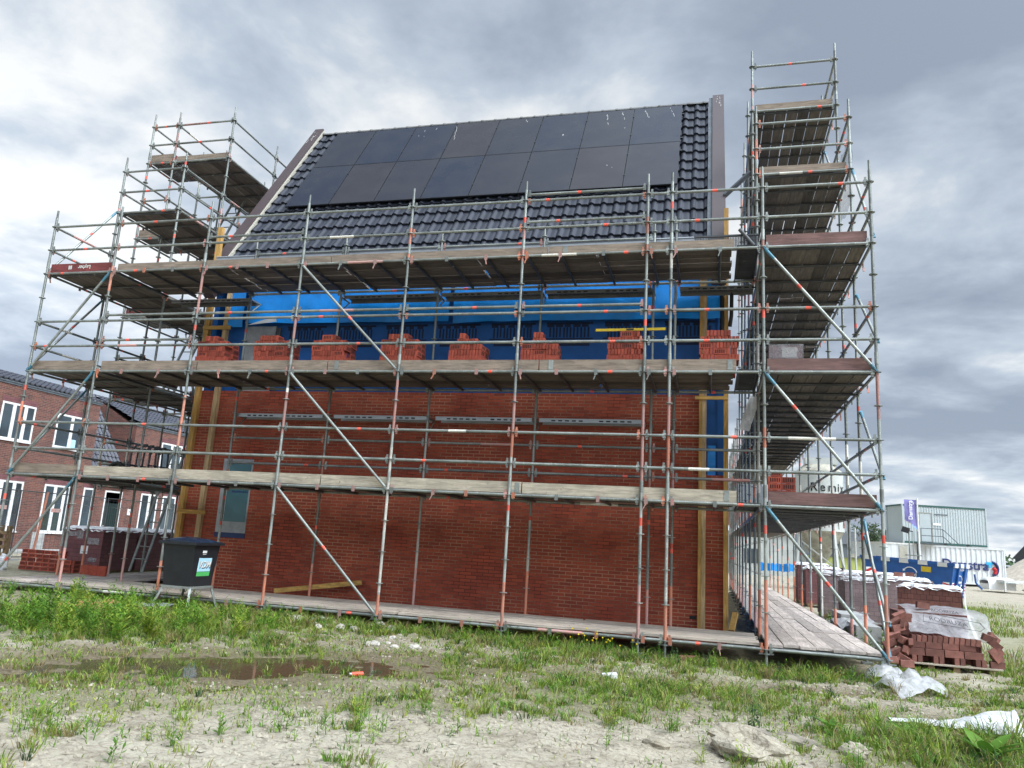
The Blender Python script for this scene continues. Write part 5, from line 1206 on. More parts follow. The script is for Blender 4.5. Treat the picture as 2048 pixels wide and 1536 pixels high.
# site fence panels
def fence(y0, y1, x, label):
    t_ = thing('fence_panel', label, 'site fence', 'mesh fence panels before the terrace')
    b = MB()
    for y in (y0 + .03, y1 - .03): b.tube((x, y, -0.15), (x, y, 1.95), 0.02, 0, 6)
    for z in (0.0, 1.93): b.tube((x, y0 + .03, z), (x, y1 - .03, z), 0.016, 0, 6)
    b.build('frame', 'dark_steel', t_)
    b = MB(); y = y0 + 0.12
    while y < y1 - 0.05: b.beam((x, y, 0), (x, y, 1.93), 0.004, 0.004); y += 0.16
    for k in range(9): b.beam((x, y0 + .03, 0.1 + k*0.22), (x, y1 - .03, 0.1 + k*0.22), 0.005, 0.005)
    b.build('wire_mesh', 'dark_steel', t_)
    b = MB(); b.box((x - 0.1, y0 - 0.3, -0.2), (x + 0.1, y0 + 0.3, -0.06)); b.build('foot_block', 'concrete', t_)
fence(3.4, 6.8, -22.2, 'mesh fence panel at the left edge before the terrace'); fence(6.85, 10.3, -22.2, 'mesh fence panel before the ground floor windows of the terrace'); fence(10.35, 13.8, -22.2, 'mesh fence panel in front of the green terrace door')
b = MB(); b.tube((-22.1, 7.55, -0.15), (-22.1, 7.75, 1.95), 0.035, 0, 8); tag(b.build('steel_prop', 'orange_paint'), 'rusty red steel prop leaning against the mesh fence', 'prop')

# ------------------------------------------------------------------ right: brick pallets
# tumbled pallet at the corner of the scaffold
BX0, BX1, BY = 0.62, 1.80, 1.75
zb0 = -0.20
pal = thing('wooden_pallet', 'low pale wooden pallet under the tumbled pile of pavers', 'pallet')
for y in (BY - 0.05, BY + 0.4, BY + 0.85): b = MB(); b.box((BX0 - 0.25, y, zb0), (BX1 + 0.12, y + 0.1, zb0 + 0.022)); b.build('board', 'pale_wood_x', pal)
for x in (BX0 - 0.15, 0.9, 1.25, BX1 - 0.05): b = MB(); b.box((x, BY - 0.02, zb0 - 0.09), (x + 0.09, BY + 0.9, zb0 - 0.001)); b.build('block', 'oldpallet', pal)
z1 = zb0 + 0.024
A_ = 'red paver in the neat front courses of the tumbled pallet'; GA = 'pavers in the front of the tumbled pallet'
def pv(x, y, z, rz_=0, rx=0, ry=0, lb=A_, g=GA): return put(PV, x, y, z, rz_, lb, g, rx, ry, 'paver', 'paver')
for x in (0.72, 0.80, 1.02, 1.10, 1.31, 1.39, 1.60, 1.68): pv(x, BY + 0.1, z1, PI2)
for i in range(4): pv(0.74 + i*0.27, BY + 0.04, z1 + 0.102, 0.0).scale = (1.28, 1, 1)
for i in range(4): pv(0.78 + i*0.235, BY + 0.10, z1 + 0.206 + 0.004, 0.01*i).scale = (1.12, 1, 0.9)
for i in range(13): pv(0.74 + i*0.074, BY + 0.20 - 0.004*i, z1 + 0.30 + 0.004*random.random() - 0.002*abs(i - 6), PI2 + random.uniform(-.04, .04), 0.12)
for k in range(5):
    for i in range(5): pv(0.62 + 0.012*k, BY + 0.35 + i*0.07, z1 + 0.40 + k*0.066, 0, PI2, 0, 'red paver in the leaning left corner of the tumbled pallet', 'pavers in the left corner of the tumbled pallet') if i < 2 else None
b = MB()
b.box((0.68, BY + 0.22, z1), (1.72, BY + 1.0, z1 + 0.30)); b.box((0.60, BY + 0.42, z1 + 0.30), (1.60, BY + 1.05, z1 + 0.72)); 
tag(b.build('stacked_pavers', 'pallet_brick'), 'inner courses of stacked pavers under the printed plastic', 'pavers')
random.seed(77)
L_ = 'loose red paver tumbled off the left side of the pallet'
for (x, y, z, rz_, rx, ry) in ((0.36, 1.55, -0.20, 0.5, 0, 0.1), (0.52, 1.62, -0.18, -0.3, 0, 0.5), (0.44, 1.68, -0.09, 0.3, 0.3, -0.4), (0.58, 1.70, -0.06, 1.2, 0.2, 0.3), (0.40, 1.80, 0.02, 0.2, 0.1, -0.45), (0.56, 1.78, 0.08, 0.9, 0.4, 0.2), (0.66, 1.72, 0.05, 1.5, 0, 0.3),
        (0.46, 1.86, 0.14, 0.3, 0.5, -0.3), (0.54, 1.88, 0.25, 0.4, 0, -0.25), (0.50, 1.95, 0.34, 0.2, 0.6, -0.55), (0.60, 1.94, 0.30, 1.3, 0.2, 0.2), (0.58, 2.02, 0.44, 0.3, 0.5, -0.4), (0.42, 2.05, -0.1, 0.8, 0, 0), (0.36, 1.95, -0.15, 0.2, 0, 0.2), (0.48, 2.1, 0.0, 1.0, 0, 0), (0.45, 2.1, 0.2, 0.3, 0, 0.2), (0.52, 2.15, 0.1, 0.3, 0, 0)):
    pv(x, y, z, rz_, rx, ry, L_, 'pavers tumbled off the left of the pallet')
L_ = 'loose red paver slipping off the right side of the pallet'
for (x, y, z, rz_, rx, ry) in ((1.86, 1.78, -0.18, 0.1, 0, 0), (1.80, 1.76, -0.02, 0.1, 0, 0.95), (1.90, 1.82, -0.02, 0.3, 0.2, -0.7), (1.84, 1.85, 0.12, 0.4, 0.3, 0.6), (1.77, 1.84, 0.20, 0.2, 0.2, 0.3), (1.93, 1.9, -0.12, 0.7, 0, -0.5), (1.86, 1.95, 0.2, 0.5, 0, 0.6)):
    pv(x, y, z, rz_, rx, ry, L_, 'pavers slipping off the right of the pallet')
pv(0.98, 2.25, 0.60, 0.25, 0, 0.1, 'paver lying on top of the printed plastic', None)
pv(0.55, -0.0 + 1.5, -0.24, 0.2, 0, 0, 'loose red paver at the foot of the outermost standard', None)
# printed translucent plastic draped over it
P = []
for j in range(17):
    c = j/16; row = []
    for i in range(25):
        a = i/24
        if c < 0.55: s = c/0.55; yy, zz = BY + 0.14 + 0.36*s, 0.26 + 0.31*s - 0.10*a*(1 - s)
        else: s = (c - 0.55)/0.45; yy, zz = BY + 0.50 + 0.7*s, 0.57 + 0.04*s
        zz -= 0.05*max(0, a - 0.8)*4*(1 - 0.3*c)
        xx = 0.70 + 1.18*a + 0.03*(c - 0.5)
        row.append((xx + 0.02*random.random(), yy - 0.02 + 0.06*(float(fbm(a*5, c*4, 3)) - 0.5) - 0.07*max(0, a - .85)*3, zz + 0.012 + 0.06*(float(fbm(a*6, c*5, 6)) - 0.4)))
    P.append(row)
b = MB(); b.grid(P, 0, True); ps = tag(b.build('plastic_cover', 'grey_film'), 'wrinkled translucent plastic with outlined print draped over the tumbled pavers', 'plastic sheet')
sv = Vector((0, 0.36, 0.31)).normalized()
text('print', 'RODRUZA', 0.115, (1.28, BY + 0.25, 0.44), (1, 0.02, -0.12), sv, 'black', ps, 0.0006)
text('print', 'RODRUZA', 0.085, (1.28, BY + 0.42, 0.585), (1, 0.02, -0.06), sv, 'black', ps, 0.0006)
b = MB()
fo = lambda x, s: Vector((x, BY + 0.235, 0.42)) + sv*s + Vector((0, -0.012, 0.02 - 0.12*(x - 1.33)))
b.path([fo(0.90, -0.10), fo(1.70, -0.09), fo(1.78, 0.0), fo(1.74, 0.09), fo(0.95, 0.11), fo(0.90, -0.10)], 0.004, 0, 4); b.build('print_outline', 'black', ps)
# packed pallet behind, its side toward us unwrapped
pa = wrapped('brick_pallet', 1.72, 2.92, 6.75, 7.75, -0.27, 0.83, 'opened pallet of red pavers behind the tumbled one', 'pallet_brick', 'white_foil', -0.30, True, 9, 0.02)
b = MB()
z = 0.1
for k in range(7):
    x = -0.6
    while x < 0.58:
        w_ = random.choice((0.067, 0.067, 0.067, 0.2, 0.2)); w_ = min(w_, 0.6 - x)
        b.box((x + 0.003, -0.515 - random.uniform(0, 0.02), z + 0.004), (x + w_ - 0.003, -0.499, z + 0.1), 0); x += w_
    z += 0.1035
b.build('front_pavers', 'paver', pa)
P = [[(0.60 + 0.05*c + 0.02*random.random() + 0.25*(1-c)**2, -0.50 + 1.0*a, 0.05 + 1.0*c) for a in [i/8 for i in range(9)]] for c in [j/8 for j in range(9)]]
b = MB(); b.grid(P, 0, True); pc = b.build('side_wrapping', 'white_foil', pa)
wrapped('wrapped_pallet', 0.80, 1.75, 8.6, 9.7, -0.25, 0.86, 'grey foil wrapped paver pallet behind the outer standards', 'grey_wrapped_brick', 'clear_foil', 0, True, 12, group='wrapped pallets along the right scaffold')
wrapped('wrapped_pallet', 1.85, 2.9, 9.3, 10.4, -0.25, 0.92, 'foil wrapped pallet with two loose red bricks on top', 'grey_wrapped_brick', 'white_foil', 0, True, 13, group='wrapped pallets along the right scaffold')
wrapped('wrapped_pallet', 0.62, 1.6, 11.2, 12.3, -0.25, 0.93, 'grey foil wrapped pallet second along the right scaffold', 'grey_wrapped_brick', 'clear_foil', 0, True, 14, group='wrapped pallets along the right scaffold')
wrapped('wrapped_pallet', 0.75, 1.9, 16.2, 17.3, -0.25, 1.0, 'dark brick pallet farther along the right scaffold below the silo', 'wrapped_brick', 'white_foil', 0, True, 15, group='wrapped pallets along the right scaffold')
wrapped('wrapped_pallet', 0.7, 1.8, 18.2, 19.3, -0.25, 1.1, 'brick pallet with a foil top beyond the dark one', 'wrapped_brick', 'white_foil', 0, True, 16, group='wrapped pallets along the right scaffold')
wrapped('wrapped_pallet', 2.2, 4.4, 17.6, 18.6, -0.25, 0.92, 'low wide pallet pack with a white edge in front of the lime skip', 'grey_wrapped_brick', 'white_foil', 0, True, 17, group='wrapped pallets along the right scaffold')
pv(2.15, 9.4, 0.99, 0.1, 0, 0, 'red paver on top of a wrapped pallet, left of two', None); pv(2.5, 9.8, 1.0, -0.1, 0, 0, 'red paver on top of a wrapped pallet, right of two', None)
b = MB(); b.box((0.20, 3.6, -0.28), (0.62, 5.3, 0.16)); tag(b.build('concrete_block', 'concrete'), 'long grey concrete block beside the base deck', 'block')
b = MB(); b.box((0.25, 5.6, -0.28), (0.75, 6.9, 0.22)); tag(b.build('concrete_block', 'concrete'), 'grey block behind the long one, under crumpled foil', 'block')
sheet('plastic_sheet', (0.05, 4.2, 0.02), (0.75, 0.3, 0.16), (-0.1, 1.1, 0.1), 9, 9, 'clear_foil', 0.18, 'crumpled clear foil over the grey block beside the base deck', 'plastic sheet', 17)
P = []
for j in range(9):
    c = j/8; row = []
    for i in range(29):
        a = i/28; wd = 0.04 + 0.46*a**1.6*(1 - 0.5*max(0, a - 0.85)*6); x_ = -0.62 + 1.08*a; y_ = -3.05 - 0.12*a + wd*(c - 0.5)*1.7
        row.append((x_, y_, float(gz(x_, y_)) + 0.02 + 0.02*a + (0.02 + 0.17*a*a)*math.sin(math.pi*c)*(0.45 + float(fbm(a*4, c*2, 8))) + 0.012*(float(fbm(a*12, c*5, 9)) - 0.5)))
    P.append(row)
b = MB(); b.grid(P, 0, True); tag(b.build('plastic_sheet', 'white_foil'), 'twisted white plastic sheet lying in the grass at the right edge', 'plastic sheet')
b = MB(); zg = float(gz(-1.57, 0)); b.box((-1.72, -0.2, zg - 0.02), (-1.42, 0.1, zg + 0.035)); tag(b.build('sole_board', 'oldpallet'), 'square timber sole plate under the corner standard', 'board')

def ground_plastic(px, py, lx, ly, rot, bulge, seed, label):
    P = []
    for j in range(15):
        row = []
        for i in range(19):
            a, c = i/18*2 - 1, j/14*2 - 1; k = 1 + 0.35*(float(fbm(a*1.5 + seed, c*1.5 + seed, seed, 2)) - 0.5); u, v = a*lx*k, c*ly*k
            x, y = px + u*math.cos(rot) - v*math.sin(rot), py + u*math.sin(rot) + v*math.cos(rot); ed = max(0, 1 - (a*a + c*c)*0.75)
            row.append((x, y, float(gz(x, y)) + 0.012 + bulge*ed**0.7*(0.35 + 1.3*float(fbm(a*2.6 + seed, c*2.6, seed + 3, 4)))))
        P.append(row)
    b = MB(); b.grid(P, 0, True); return tag(b.build('plastic_sheet', 'clear_foil'), label, 'plastic sheet')
ground_plastic(0.14, -0.62, 0.42, 0.30, 0.5, 0.20, 5, 'crumpled clear plastic on the ground at the foot of the outermost standard')
ground_plastic(-0.02, 0.02, 0.24, 0.26, 1.2, 0.20, 8, 'clear plastic bunched up against the lower end of the lowest right brace')
# ------------------------------------------------------------------ right: site plant in the distance
SLn, SWd, SH = 5.0, 1.9, 1.75
sk = thing('skip', 'dark blue waste skip with white edge blocks and a round logo', 'skip', loc=(5.94, 36.9, -0.05)); sk.rotation_euler = (0, R(2.6), R(-36.9))
b = MB(); v = [(0.3, 0.1, 0), (SLn - 0.25, 0.1, 0), (SLn - 0.25, SWd - 0.1, 0), (0.3, SWd - 0.1, 0), (0, 0, SH), (SLn, 0, SH), (SLn, SWd, SH), (0, SWd, SH)]
b.add(v, [(3, 2, 1, 0), (0, 1, 5, 4), (1, 2, 6, 5), (2, 3, 7, 6), (3, 0, 4, 7)]); b.add([(x, y, z - 0.02) for x, y, z in v[4:]], [(0, 1, 2, 3)]); b.build('body', 'skip_blue', sk)
b = MB(); b.box((-0.03, -0.05, SH - 0.12), (SLn + 0.05, 0.03, SH + 0.02)); b.box((-0.03, SWd - 0.03, SH - 0.12), (SLn + 0.05, SWd + 0.05, SH + 0.02)); b.box((SLn - 0.03, 0.03, SH - 0.12), (SLn + 0.05, SWd - 0.03, SH + 0.02)); b.build('rim', 'skip_blue', sk)
for k in range(5): b = MB(); b.box((0.2 + k*1.0, -0.06, SH - 0.19), (0.68 + k*1.0, 0.04, SH + 0.03)); b.build('rim_block', 'offwhite', sk)
for k in range(3): b = MB(); b.box((SLn - 0.02, 0.02 + k*0.70, SH - 0.19), (SLn + 0.065, 0.42 + k*0.70, SH + 0.03)); b.build('rim_block', 'offwhite', sk)
for y in (0.48, 1.30): b = MB(); b.obox((SLn - 0.22, y, 0.08), (0.10, 0, 0), (0, 0.12, 0), (0.20, 0, SH - 0.28)); b.build('rib', 'skip_blue', sk)
def skip_logo(o, right, upv, s):
    r, u = Vector(right), Vector(upv); n = r.cross(u).normalized(); b = MB(); o = Vector(o) + n*0.012
    for a0, a1 in ((0.35, 2.5), (3.5, 5.65)):
        pts = [o + (r*math.cos(a) + u*math.sin(a))*s for a in np.linspace(a0, a1, 14)]; b.path(pts, s*0.07, 0, 5)
        e = pts[-1]; tdir = (r*-math.sin(a1) + u*math.cos(a1)); b.tube(e, e + tdir*s*0.35, s*0.2, 0, 6, r2=0.001)
    lg = b.build('logo', 'white', sk); text('lettering', 'renewi', s*0.78, o - r*s*0.15 + n*0.01, r, u, 'white', lg, 0.004, bold=0.004)
    b = MB(); b.obox(o - u*s*1.45 - r*s*0.8, r*s*1.6, u*s*0.07, n*0.003); b.build('small_print', 'white', lg)
skip_logo((2.75, 0.035, 0.98), (1, 0, 0), (0, -0.055, 1), 0.38)
skip_logo((SLn - 0.13, 0.93, 0.82), (0, 1, 0), (0.14, 0, 1), 0.33)
text('lettering', '10.31.0174', 0.17, (SLn - 0.02, 0.95, SH - 0.30), (0, 1, 0), (0.14, 0, 1), 'white', sk, 0.004)
b = MB(); b.box((3.35, -0.012, SH - 0.55), (3.85, 0.03, SH - 0.27)); b.build('yellow_plate', 'yellow', sk)
for o, u, v_ in (((SLn - 0.62, 0.088, 0.10), Vector((0.34, 0, 0)), Vector((0.04, -0.04, 0.68))), ((SLn - 0.235, 0.12, 0.10), Vector((0, 0.26, 0)), Vector((0.10, -0.02, 0.68))), ((SLn - 0.235, SWd - 0.40, 0.10), Vector((0, 0.26, 0)), Vector((0.10, 0.02, 0.68)))):
    n_ = u.cross(v_).normalized(); b = MB(); b.obox(Vector(o) + n_*0.004, u, v_, n_*0.004, 0); sg = -1 if u.x > 0 else 1
    for k in range(4):
        p0 = Vector(o) + n_*0.0095 + v_*(0.02 + 0.24*k); lo_, hi_ = (0.0, 0.16) if sg < 0 else (0.16, 0.0)
        lo_, hi_ = (0.13, 0.0) if sg < 0 else (0.0, 0.13)
        b.add([p0 + v_*lo_, p0 + u + v_*hi_, p0 + u + v_*(hi_ + 0.11), p0 + v_*(lo_ + 0.11)], [(0, 1, 2, 3)], 1)
    b.build('warning_marking', ['white', 'red'], sk)
# lime skip behind
ls = thing('skip', 'lime yellow skip with a dark rim behind the silo legs', 'skip')
b = MB(); b.add([(5.0, 46.0, -0.25), (8.3, 46.8, -0.25), (7.9, 48.6, -0.25), (4.6, 47.8, -0.25), (4.8, 45.8, 1.55), (8.6, 46.6, 1.55), (8.2, 48.7, 1.55), (4.4, 48, 1.55)], [(3, 2, 1, 0), (0, 1, 5, 4), (1, 2, 6, 5), (2, 3, 7, 6), (3, 0, 4, 7), (4, 5, 6, 7)]); b.build('body', 'lime_skip', ls)
b = MB(); b.beam((4.75, 45.72, 1.62), (8.65, 46.53, 1.62), 0.15, 0.15); b.build('rim', 'far_grey', ls)
for k in range(4): b = MB(); b.beam((5.0 + k*0.95, 45.69 + k*0.2, 1.70), (5.45 + k*0.95, 45.79 + k*0.2, 1.70), 0.17, 0.24); b.build('rim_block', 'silo_dirty', ls)
# mortar silo
SX, SY, SR = 3.25, 32.2, 1.22
si = thing('silo', 'pale cylindrical mortar silo on legs with bold black lettering', 'silo')
b = MB(); b.tube((SX, SY, 2.75), (SX, SY, 5.85), SR, 0, 28); b.build('drum', 'silo_grey', si)
b = MB(); b.tube((SX, SY, 5.85), (SX, SY, 6.25), SR + 0.01, 0, 28, r2=0.75); b.build('top_cone', 'silo_dirty', si)
b = MB(); b.box((SX - 0.7, SY - 0.5, 6.26), (SX + 0.9, SY + 0.5, 6.62)); b.build('filter_box', 'silo_grey', si)
b = MB(); b.tube((SX, SY, 1.0), (SX, SY, 2.75), 0.18, 0, 20, r2=SR - 0.02); b.tube((SX, SY, 0.55), (SX, SY, 1.0), 0.14, 0, 12); b.build('hopper', 'silo_dirty', si)
for a in (0.5, 2.1, 3.6, 5.2):
    c, s = math.cos(a), math.sin(a); b = MB(); b.beam((SX + c*SR*0.95, SY + s*SR*0.95, 2.9), (SX + c*SR*1.25, SY + s*SR*1.25, -0.27), 0.12, 0.12); b.build('leg', 'silo_grey', si)
    b = MB(); b.beam((SX + c*SR*1.0, SY + s*SR*1.0, 2.3), (SX + math.cos(a + 1.55)*SR*1.15, SY + math.sin(a + 1.55)*SR*1.15, 0.9), 0.06, 0.06); b.build('leg_brace', 'silo_grey', si)
b = MB(); b.tube((SX + SR + 0.1, SY - 0.3, -0.2), (SX + SR + 0.1, SY - 0.3, 6.2), 0.05, 0, 6); b.tube((SX + SR + 0.45, SY - 0.3, -0.2), (SX + SR + 0.45, SY - 0.3, 3.0), 0.05, 0, 6); b.build('fill_pipe', 'silo_grey', si)
def curved_text(s, size, z, a0, par):
    a = a0
    for ch in s:
        w_ = {'i': 0.32, 'm': 0.95, ' ': 0.35, 'r': 0.45, 't': 0.42, 'l': 0.3, '.': 0.3}.get(ch, 0.68)*size
        am = a + w_/2/SR
        if ch != ' ': text('lettering', ch, size, (SX + (SR + 0.012)*math.cos(am), SY + (SR + 0.012)*math.sin(am), z), (-math.sin(am), math.cos(am), 0), (0, 0, 1), 'black', par, 0.003, bold=0.012*size)
        a += w_/SR
curved_text('Remix', 0.62, 4.98, -PI2 - 0.50, si); curved_text('droge mortel', 0.26, 4.35, -PI2 - 0.50, si); curved_text('13', 0.42, 3.45, -PI2 - 0.30, si); curved_text('...', 0.5, 3.9, -PI2 - 0.4, si)
mx_ = thing('mortar_mixer', 'dark mortar mixer below the silo outlet', 'mixer')
b = MB(); b.tube((SX - 0.9, SY - 0.8, 0.35), (SX + 0.5, SY - 0.6, 0.65), 0.22, 0, 12); b.build('mixing_tube', 'far_grey', mx_); b = MB(); b.box((SX + 0.4, SY - 0.9, 0.3), (SX + 0.95, SY - 0.4, 0.95)); b.build('motor', 'black', mx_)
for x in (SX - 0.7, SX + 0.3): b = MB(); b.beam((x, SY - 0.75, 0.4), (x, SY - 0.85, -0.27), 0.06, 0.06); b.build('leg', 'far_grey', mx_)
# containers and cabin: local x to the right, placed by their own frame
def corrug(L, H, y, amp, pitch, z0=0.0):
    xs = []; ys = []; x = 0
    while x < L:
        for u, k in ((0, 0), (.35, 0), (.5, 1), (.85, 1)):
            if x + u*pitch < L: xs.append(x + u*pitch); ys.append(y + k*amp)
        x += pitch
    xs.append(L); ys.append(y); return [[(a, c, z0) for a, c in zip(xs, ys)], [(a, c, z0 + H) for a, c in zip(xs, ys)]]
ROT = R(14.5)
CO = Vector((12.15, 49.75, 0.22))
def box_unit(name, label, loc, L, Dp, H, wall, trim, pitch, amp, cat):
    t_ = thing(name, label, cat, loc=loc); t_.rotation_euler.z = ROT
    b = MB(); b.grid(corrug(L - 0.16, H - 0.2, 0.0, amp, pitch, 0.1), 0, False)
    b.v = [(x + 0.08, y, z) for x, y, z in b.v]; b.box((0.06, amp + 0.01, 0.05), (L - 0.06, Dp, H - 0.05), 0); b.build('wall_panel', wall, t_)
    for x in (0, L - 0.1):
        b = MB(); b.box((x, -0.025, 0.0), (x + 0.1, 0.12, H)); b.build('corner_post', wall, t_); b = MB(); b.box((x, Dp - 0.12, 0), (x + 0.1, Dp + 0.02, H)); b.build('corner_post', wall, t_)
    b = MB(); b.box((0.1, -0.03, H - 0.12), (L - 0.1, 0.1, H + 0.005)); b.box((0.1, -0.03, 0), (L - 0.1, 0.1, 0.14)); b.box((0.0, 0.12, H - 0.1), (L, Dp, H + 0.01)); b.build('frame_rail', trim, t_); return t_
ct = box_unit('shipping_container', 'white corrugated storage container with blue lettering under the site cabin', CO, 6.06, 2.44, 2.59, 'container_white', 'container_white', 0.36, 0.05, 'container')
text('lettering', 'Damstra', 0.95, (3.15, -0.04, 1.30), (1, 0, 0), (0, 0, 1), 'navy', ct, 0.01, bold=0.015)
b = MB(); b.path([(5.05 + 0.42*math.cos(a), -0.05, 1.15 + 0.45*math.sin(a)) for a in np.linspace(-1.5, 1.5, 12)], 0.09, 0, 6); b.build('logo', 'navy', ct)
b = MB(); b.box((4.65, -0.075, 1.42), (5.1, -0.035, 1.6)); b.box((4.8, -0.075, 1.2), (4.95, -0.0355, 1.42)); b.build('logo', 'cyan', ct)
b = MB(); b.path([(5.1, -0.07, 1.2), (5.32, -0.07, 1.05), (5.2, -0.07, 0.78)], 0.11, 0, 6); b.build('logo', 'red', ct)
c2 = box_unit('shipping_container', 'cream container with a rust streak left of the white one', CO + Vector((-2.62, -0.75, 0.05)), 2.44, 5.0, 2.55, 'container_white', 'offwhite', 0.6, 0.02, 'container')
b = MB(); b.box((1.2, -0.035, 0.1), (1.75, -0.012, 2.35)); b.build('door_panel', 'cream_trim', c2)
cab = box_unit('site_cabin', 'pale grey green site cabin on top of the containers', CO + Vector((-1.15, -0.35, 2.62)), 6.1, 2.44, 2.75, 'cabin_grey', 'cabin_green', 0.19, 0.025, 'cabin')
b = MB(); b.box((1.25, -0.02, 0.18), (2.05, 0.05, 2.15)); dr_ = b.build('door', 'cabin_grey', cab); b = MB(); b.beam((1.2, -0.03, 0.15), (1.2, -0.03, 2.2), 0.04, 0.04); b.beam((2.1, -0.03, 0.15), (2.1, -0.03, 2.2), 0.04, 0.04); b.beam((1.2, -0.03, 2.2), (2.1, -0.03, 2.2), 0.04, 0.04); b.build('door_frame', 'silo_dirty', dr_)
b = MB(); b.box((2.2, -0.03, 1.35), (2.75, -0.005, 1.5)); b.build('sign_plate', 'white', cab); b = MB(); b.box((2.3, -0.03, 2.1), (3.3, -0.005, 2.16)); b.build('wall_vent', 'far_grey', cab)
for x in (2.9, 4.5): b = MB(); b.box((x, -0.045, 0.02), (x + 0.22, -0.031, 0.12)); b.build('fork_pocket', 'black', cab)
stn = thing('steel_stair', 'grey steel stair and railing in front of the cabin door', 'stair', loc=CO + Vector((-1.15, -0.35, 2.62))); stn.rotation_euler.z = ROT
b = MB(); b.box((0.7, -1.1, 0.0), (2.3, -0.08, 0.06)); b.build('landing', 'far_grey', stn)
b = MB()
for x in (0.75, 1.5, 2.28): b.tube((x, -1.08, 0), (x, -1.08, 1.05), 0.025, 0, 6)
for z in (0.55, 1.05): b.tube((0.75, -1.08, z), (2.28, -1.08, z), 0.025, 0, 6)
b.build('railing', 'far_grey', stn)
b = MB(); b.tube((2.28, -1.08, 1.05), (3.45, -1.08, 0.0), 0.025, 0, 6); b.tube((2.28, -1.08, 0.55), (2.9, -1.08, 0.0), 0.025, 0, 6); b.build('stair_rail', 'far_grey', stn)
# flag, floodlight mast
fl = thing('flag', 'purple banner flag with white lettering on a white pole', 'flag')
FX, FY = 10.79, 44.0
b = MB(); b.tube((FX, FY, -0.1), (FX - 0.03, FY, 5.6), 0.06, 0, 8, r2=0.045); b.build('pole', 'white', fl)
P = []; FH = (5.5, 3.62); fr = Vector((-0.97, -0.2, 0.0))
def fpt(a, c): p = Vector((FX - 0.08, FY, FH[0])) + fr*(0.80*a) + Vector((0.0, 0.05*math.sin(a*4 + c*3), -(FH[0] - FH[1])*c)); return p
b = MB(); nf = 10
for j in range(20):
    for i in range(nf):
        a0, a1, c0, c1 = i/nf, (i+1)/nf, j/20, (j+1)/20; lim = 1.0 - 0.28*((a0 + a1)/2)
        cm = (c0 + c1)/2
        if cm > lim: continue
        m = 0 if cm < 0.72 + 0.25*(1 - (a0+a1)/2) - 0.02 else (1 if (a0+a1)/2 > 0.5 else 2)
        b.add([fpt(a1, c1), fpt(a0, c1), fpt(a0, c0), fpt(a1, c0)], [(0, 1, 2, 3)], m, True)
fc = b.build('cloth', ['flag_purple', 'cream_trim', 'flag_blue'], fl)
text('lettering', 'Damstra', 0.36, Vector((FX - 0.08, FY - 0.12, 4.82)) + fr*0.42, (0, 0, 1), (-0.97, -0.2, 0), 'white', fl, 0.003, bold=0.006)
b = MB(); b.path([Vector((FX - 0.42, FY - 0.13, 5.27)) + Vector((0.13*math.cos(a), 0, 0.10*math.sin(a))) for a in np.linspace(-0.9, 2.4, 9)], 0.03, 0, 5); b.build('emblem', 'white', fl)
ml_ = thing('floodlight_mast', 'black floodlight on a thin grey mast in front of the containers', 'floodlight')
b = MB(); b.tube((9.72, 41.9, -0.25), (9.72, 41.9, 3.35), 0.04, 0, 6); b.tube((9.95, 41.9, -0.25), (9.95, 41.9, 3.3), 0.03, 0, 6); b.tube((10.3, 42.2, -0.25), (10.3, 42.2, 3.4), 0.03, 0, 6); b.beam((9.5, 41.9, 1.9), (10.4, 42.1, 1.9), 0.3, 0.06); b.build('mast', 'galvanised', ml_)
b = MB(); b.obox((9.25, 41.8, 3.35), (0.42, 0, -0.12), (0, 0.12, 0), (0.12, 0, 0.32)); b.beam((9.6, 41.86, 3.42), (9.95, 41.9, 3.36), 0.06, 0.06); b.build('lamp_head', 'black', ml_)
# tank, trailer, sand heap, barrier, sheds, trees
tk = thing('water_tank', 'white site water tank with a bright blue stripe beside the container', 'tank', loc=(15.0, 46.0, 0.0)); tk.rotation_euler.z = ROT
P = []
for i in range(13):
    a = math.pi*i/12; P.append([(x, -0.5*math.cos(a), 0.42 + 0.40*(math.sin(a)**0.45)*k) for x, k in ((-0.02, 0.55), (0.05, 0.92), (0.2, 1), (1.55, 1), (1.7, 0.92), (1.78, 0.55))])
b = MB(); b.grid(P, 0, True); b.box((0.0, -0.5, 0.05), (1.76, 0.5, 0.43)); b.build('vessel', 'white', tk); b = MB(); b.box((0.75, -0.512, 0.50), (1.70, -0.49, 0.63)); b.build('stripe', 'cyan', tk)
tr2 = thing('trailer', 'low white trailer with blue parts at the right edge', 'trailer', loc=(16.6, 45.5, -0.02)); tr2.rotation_euler.z = ROT
b = MB(); b.box((-0.9, -0.4, 0.55), (1.3, 0.5, 0.72)); b.box((-0.9, -0.4, 0.0), (-0.8, -0.3, 0.55)); b.box((1.15, -0.4, 0.0), (1.25, -0.3, 0.55)); b.build('table_frame', 'offwhite', tr2)
b = MB(); b.obox((1.2, -0.5, 0.15), (1.5, 0.1, 0.15), (0, 0.8, 0), (0.2, 0, 0.25)); b.build('cover', 'flag_blue', tr2); b = MB(); b.obox((0.2, -0.6, 0.1), (1.0, 0, 0.2), (0, 0.2, 0), (0, 0, 0.1)); b.build('panel', 'zinc', tr2)
b = MB(); b.path([(14.35, 45.6, 0.95), (14.4, 45.6, 0.4), (14.75, 45.6, 0.02)], 0.06, 0, 6); tag(b.build('blue_hose', 'skip_blue'), 'blue hose hanging beside the white tank', 'hose')
P = []
for j in range(13):
    row = []
    for i in range(25):
        a = 2*math.pi*i/24; rr = j/12; row.append((27.2 + 6.2*rr*math.cos(a), 66 + 6.0*rr*math.sin(a), 0.1 + 3.9*(1 - rr)**0.9*(0.9 + 0.2*float(fbm(rr*4, math.cos(a)*2 + 3, 2)))))
    P.append(row)
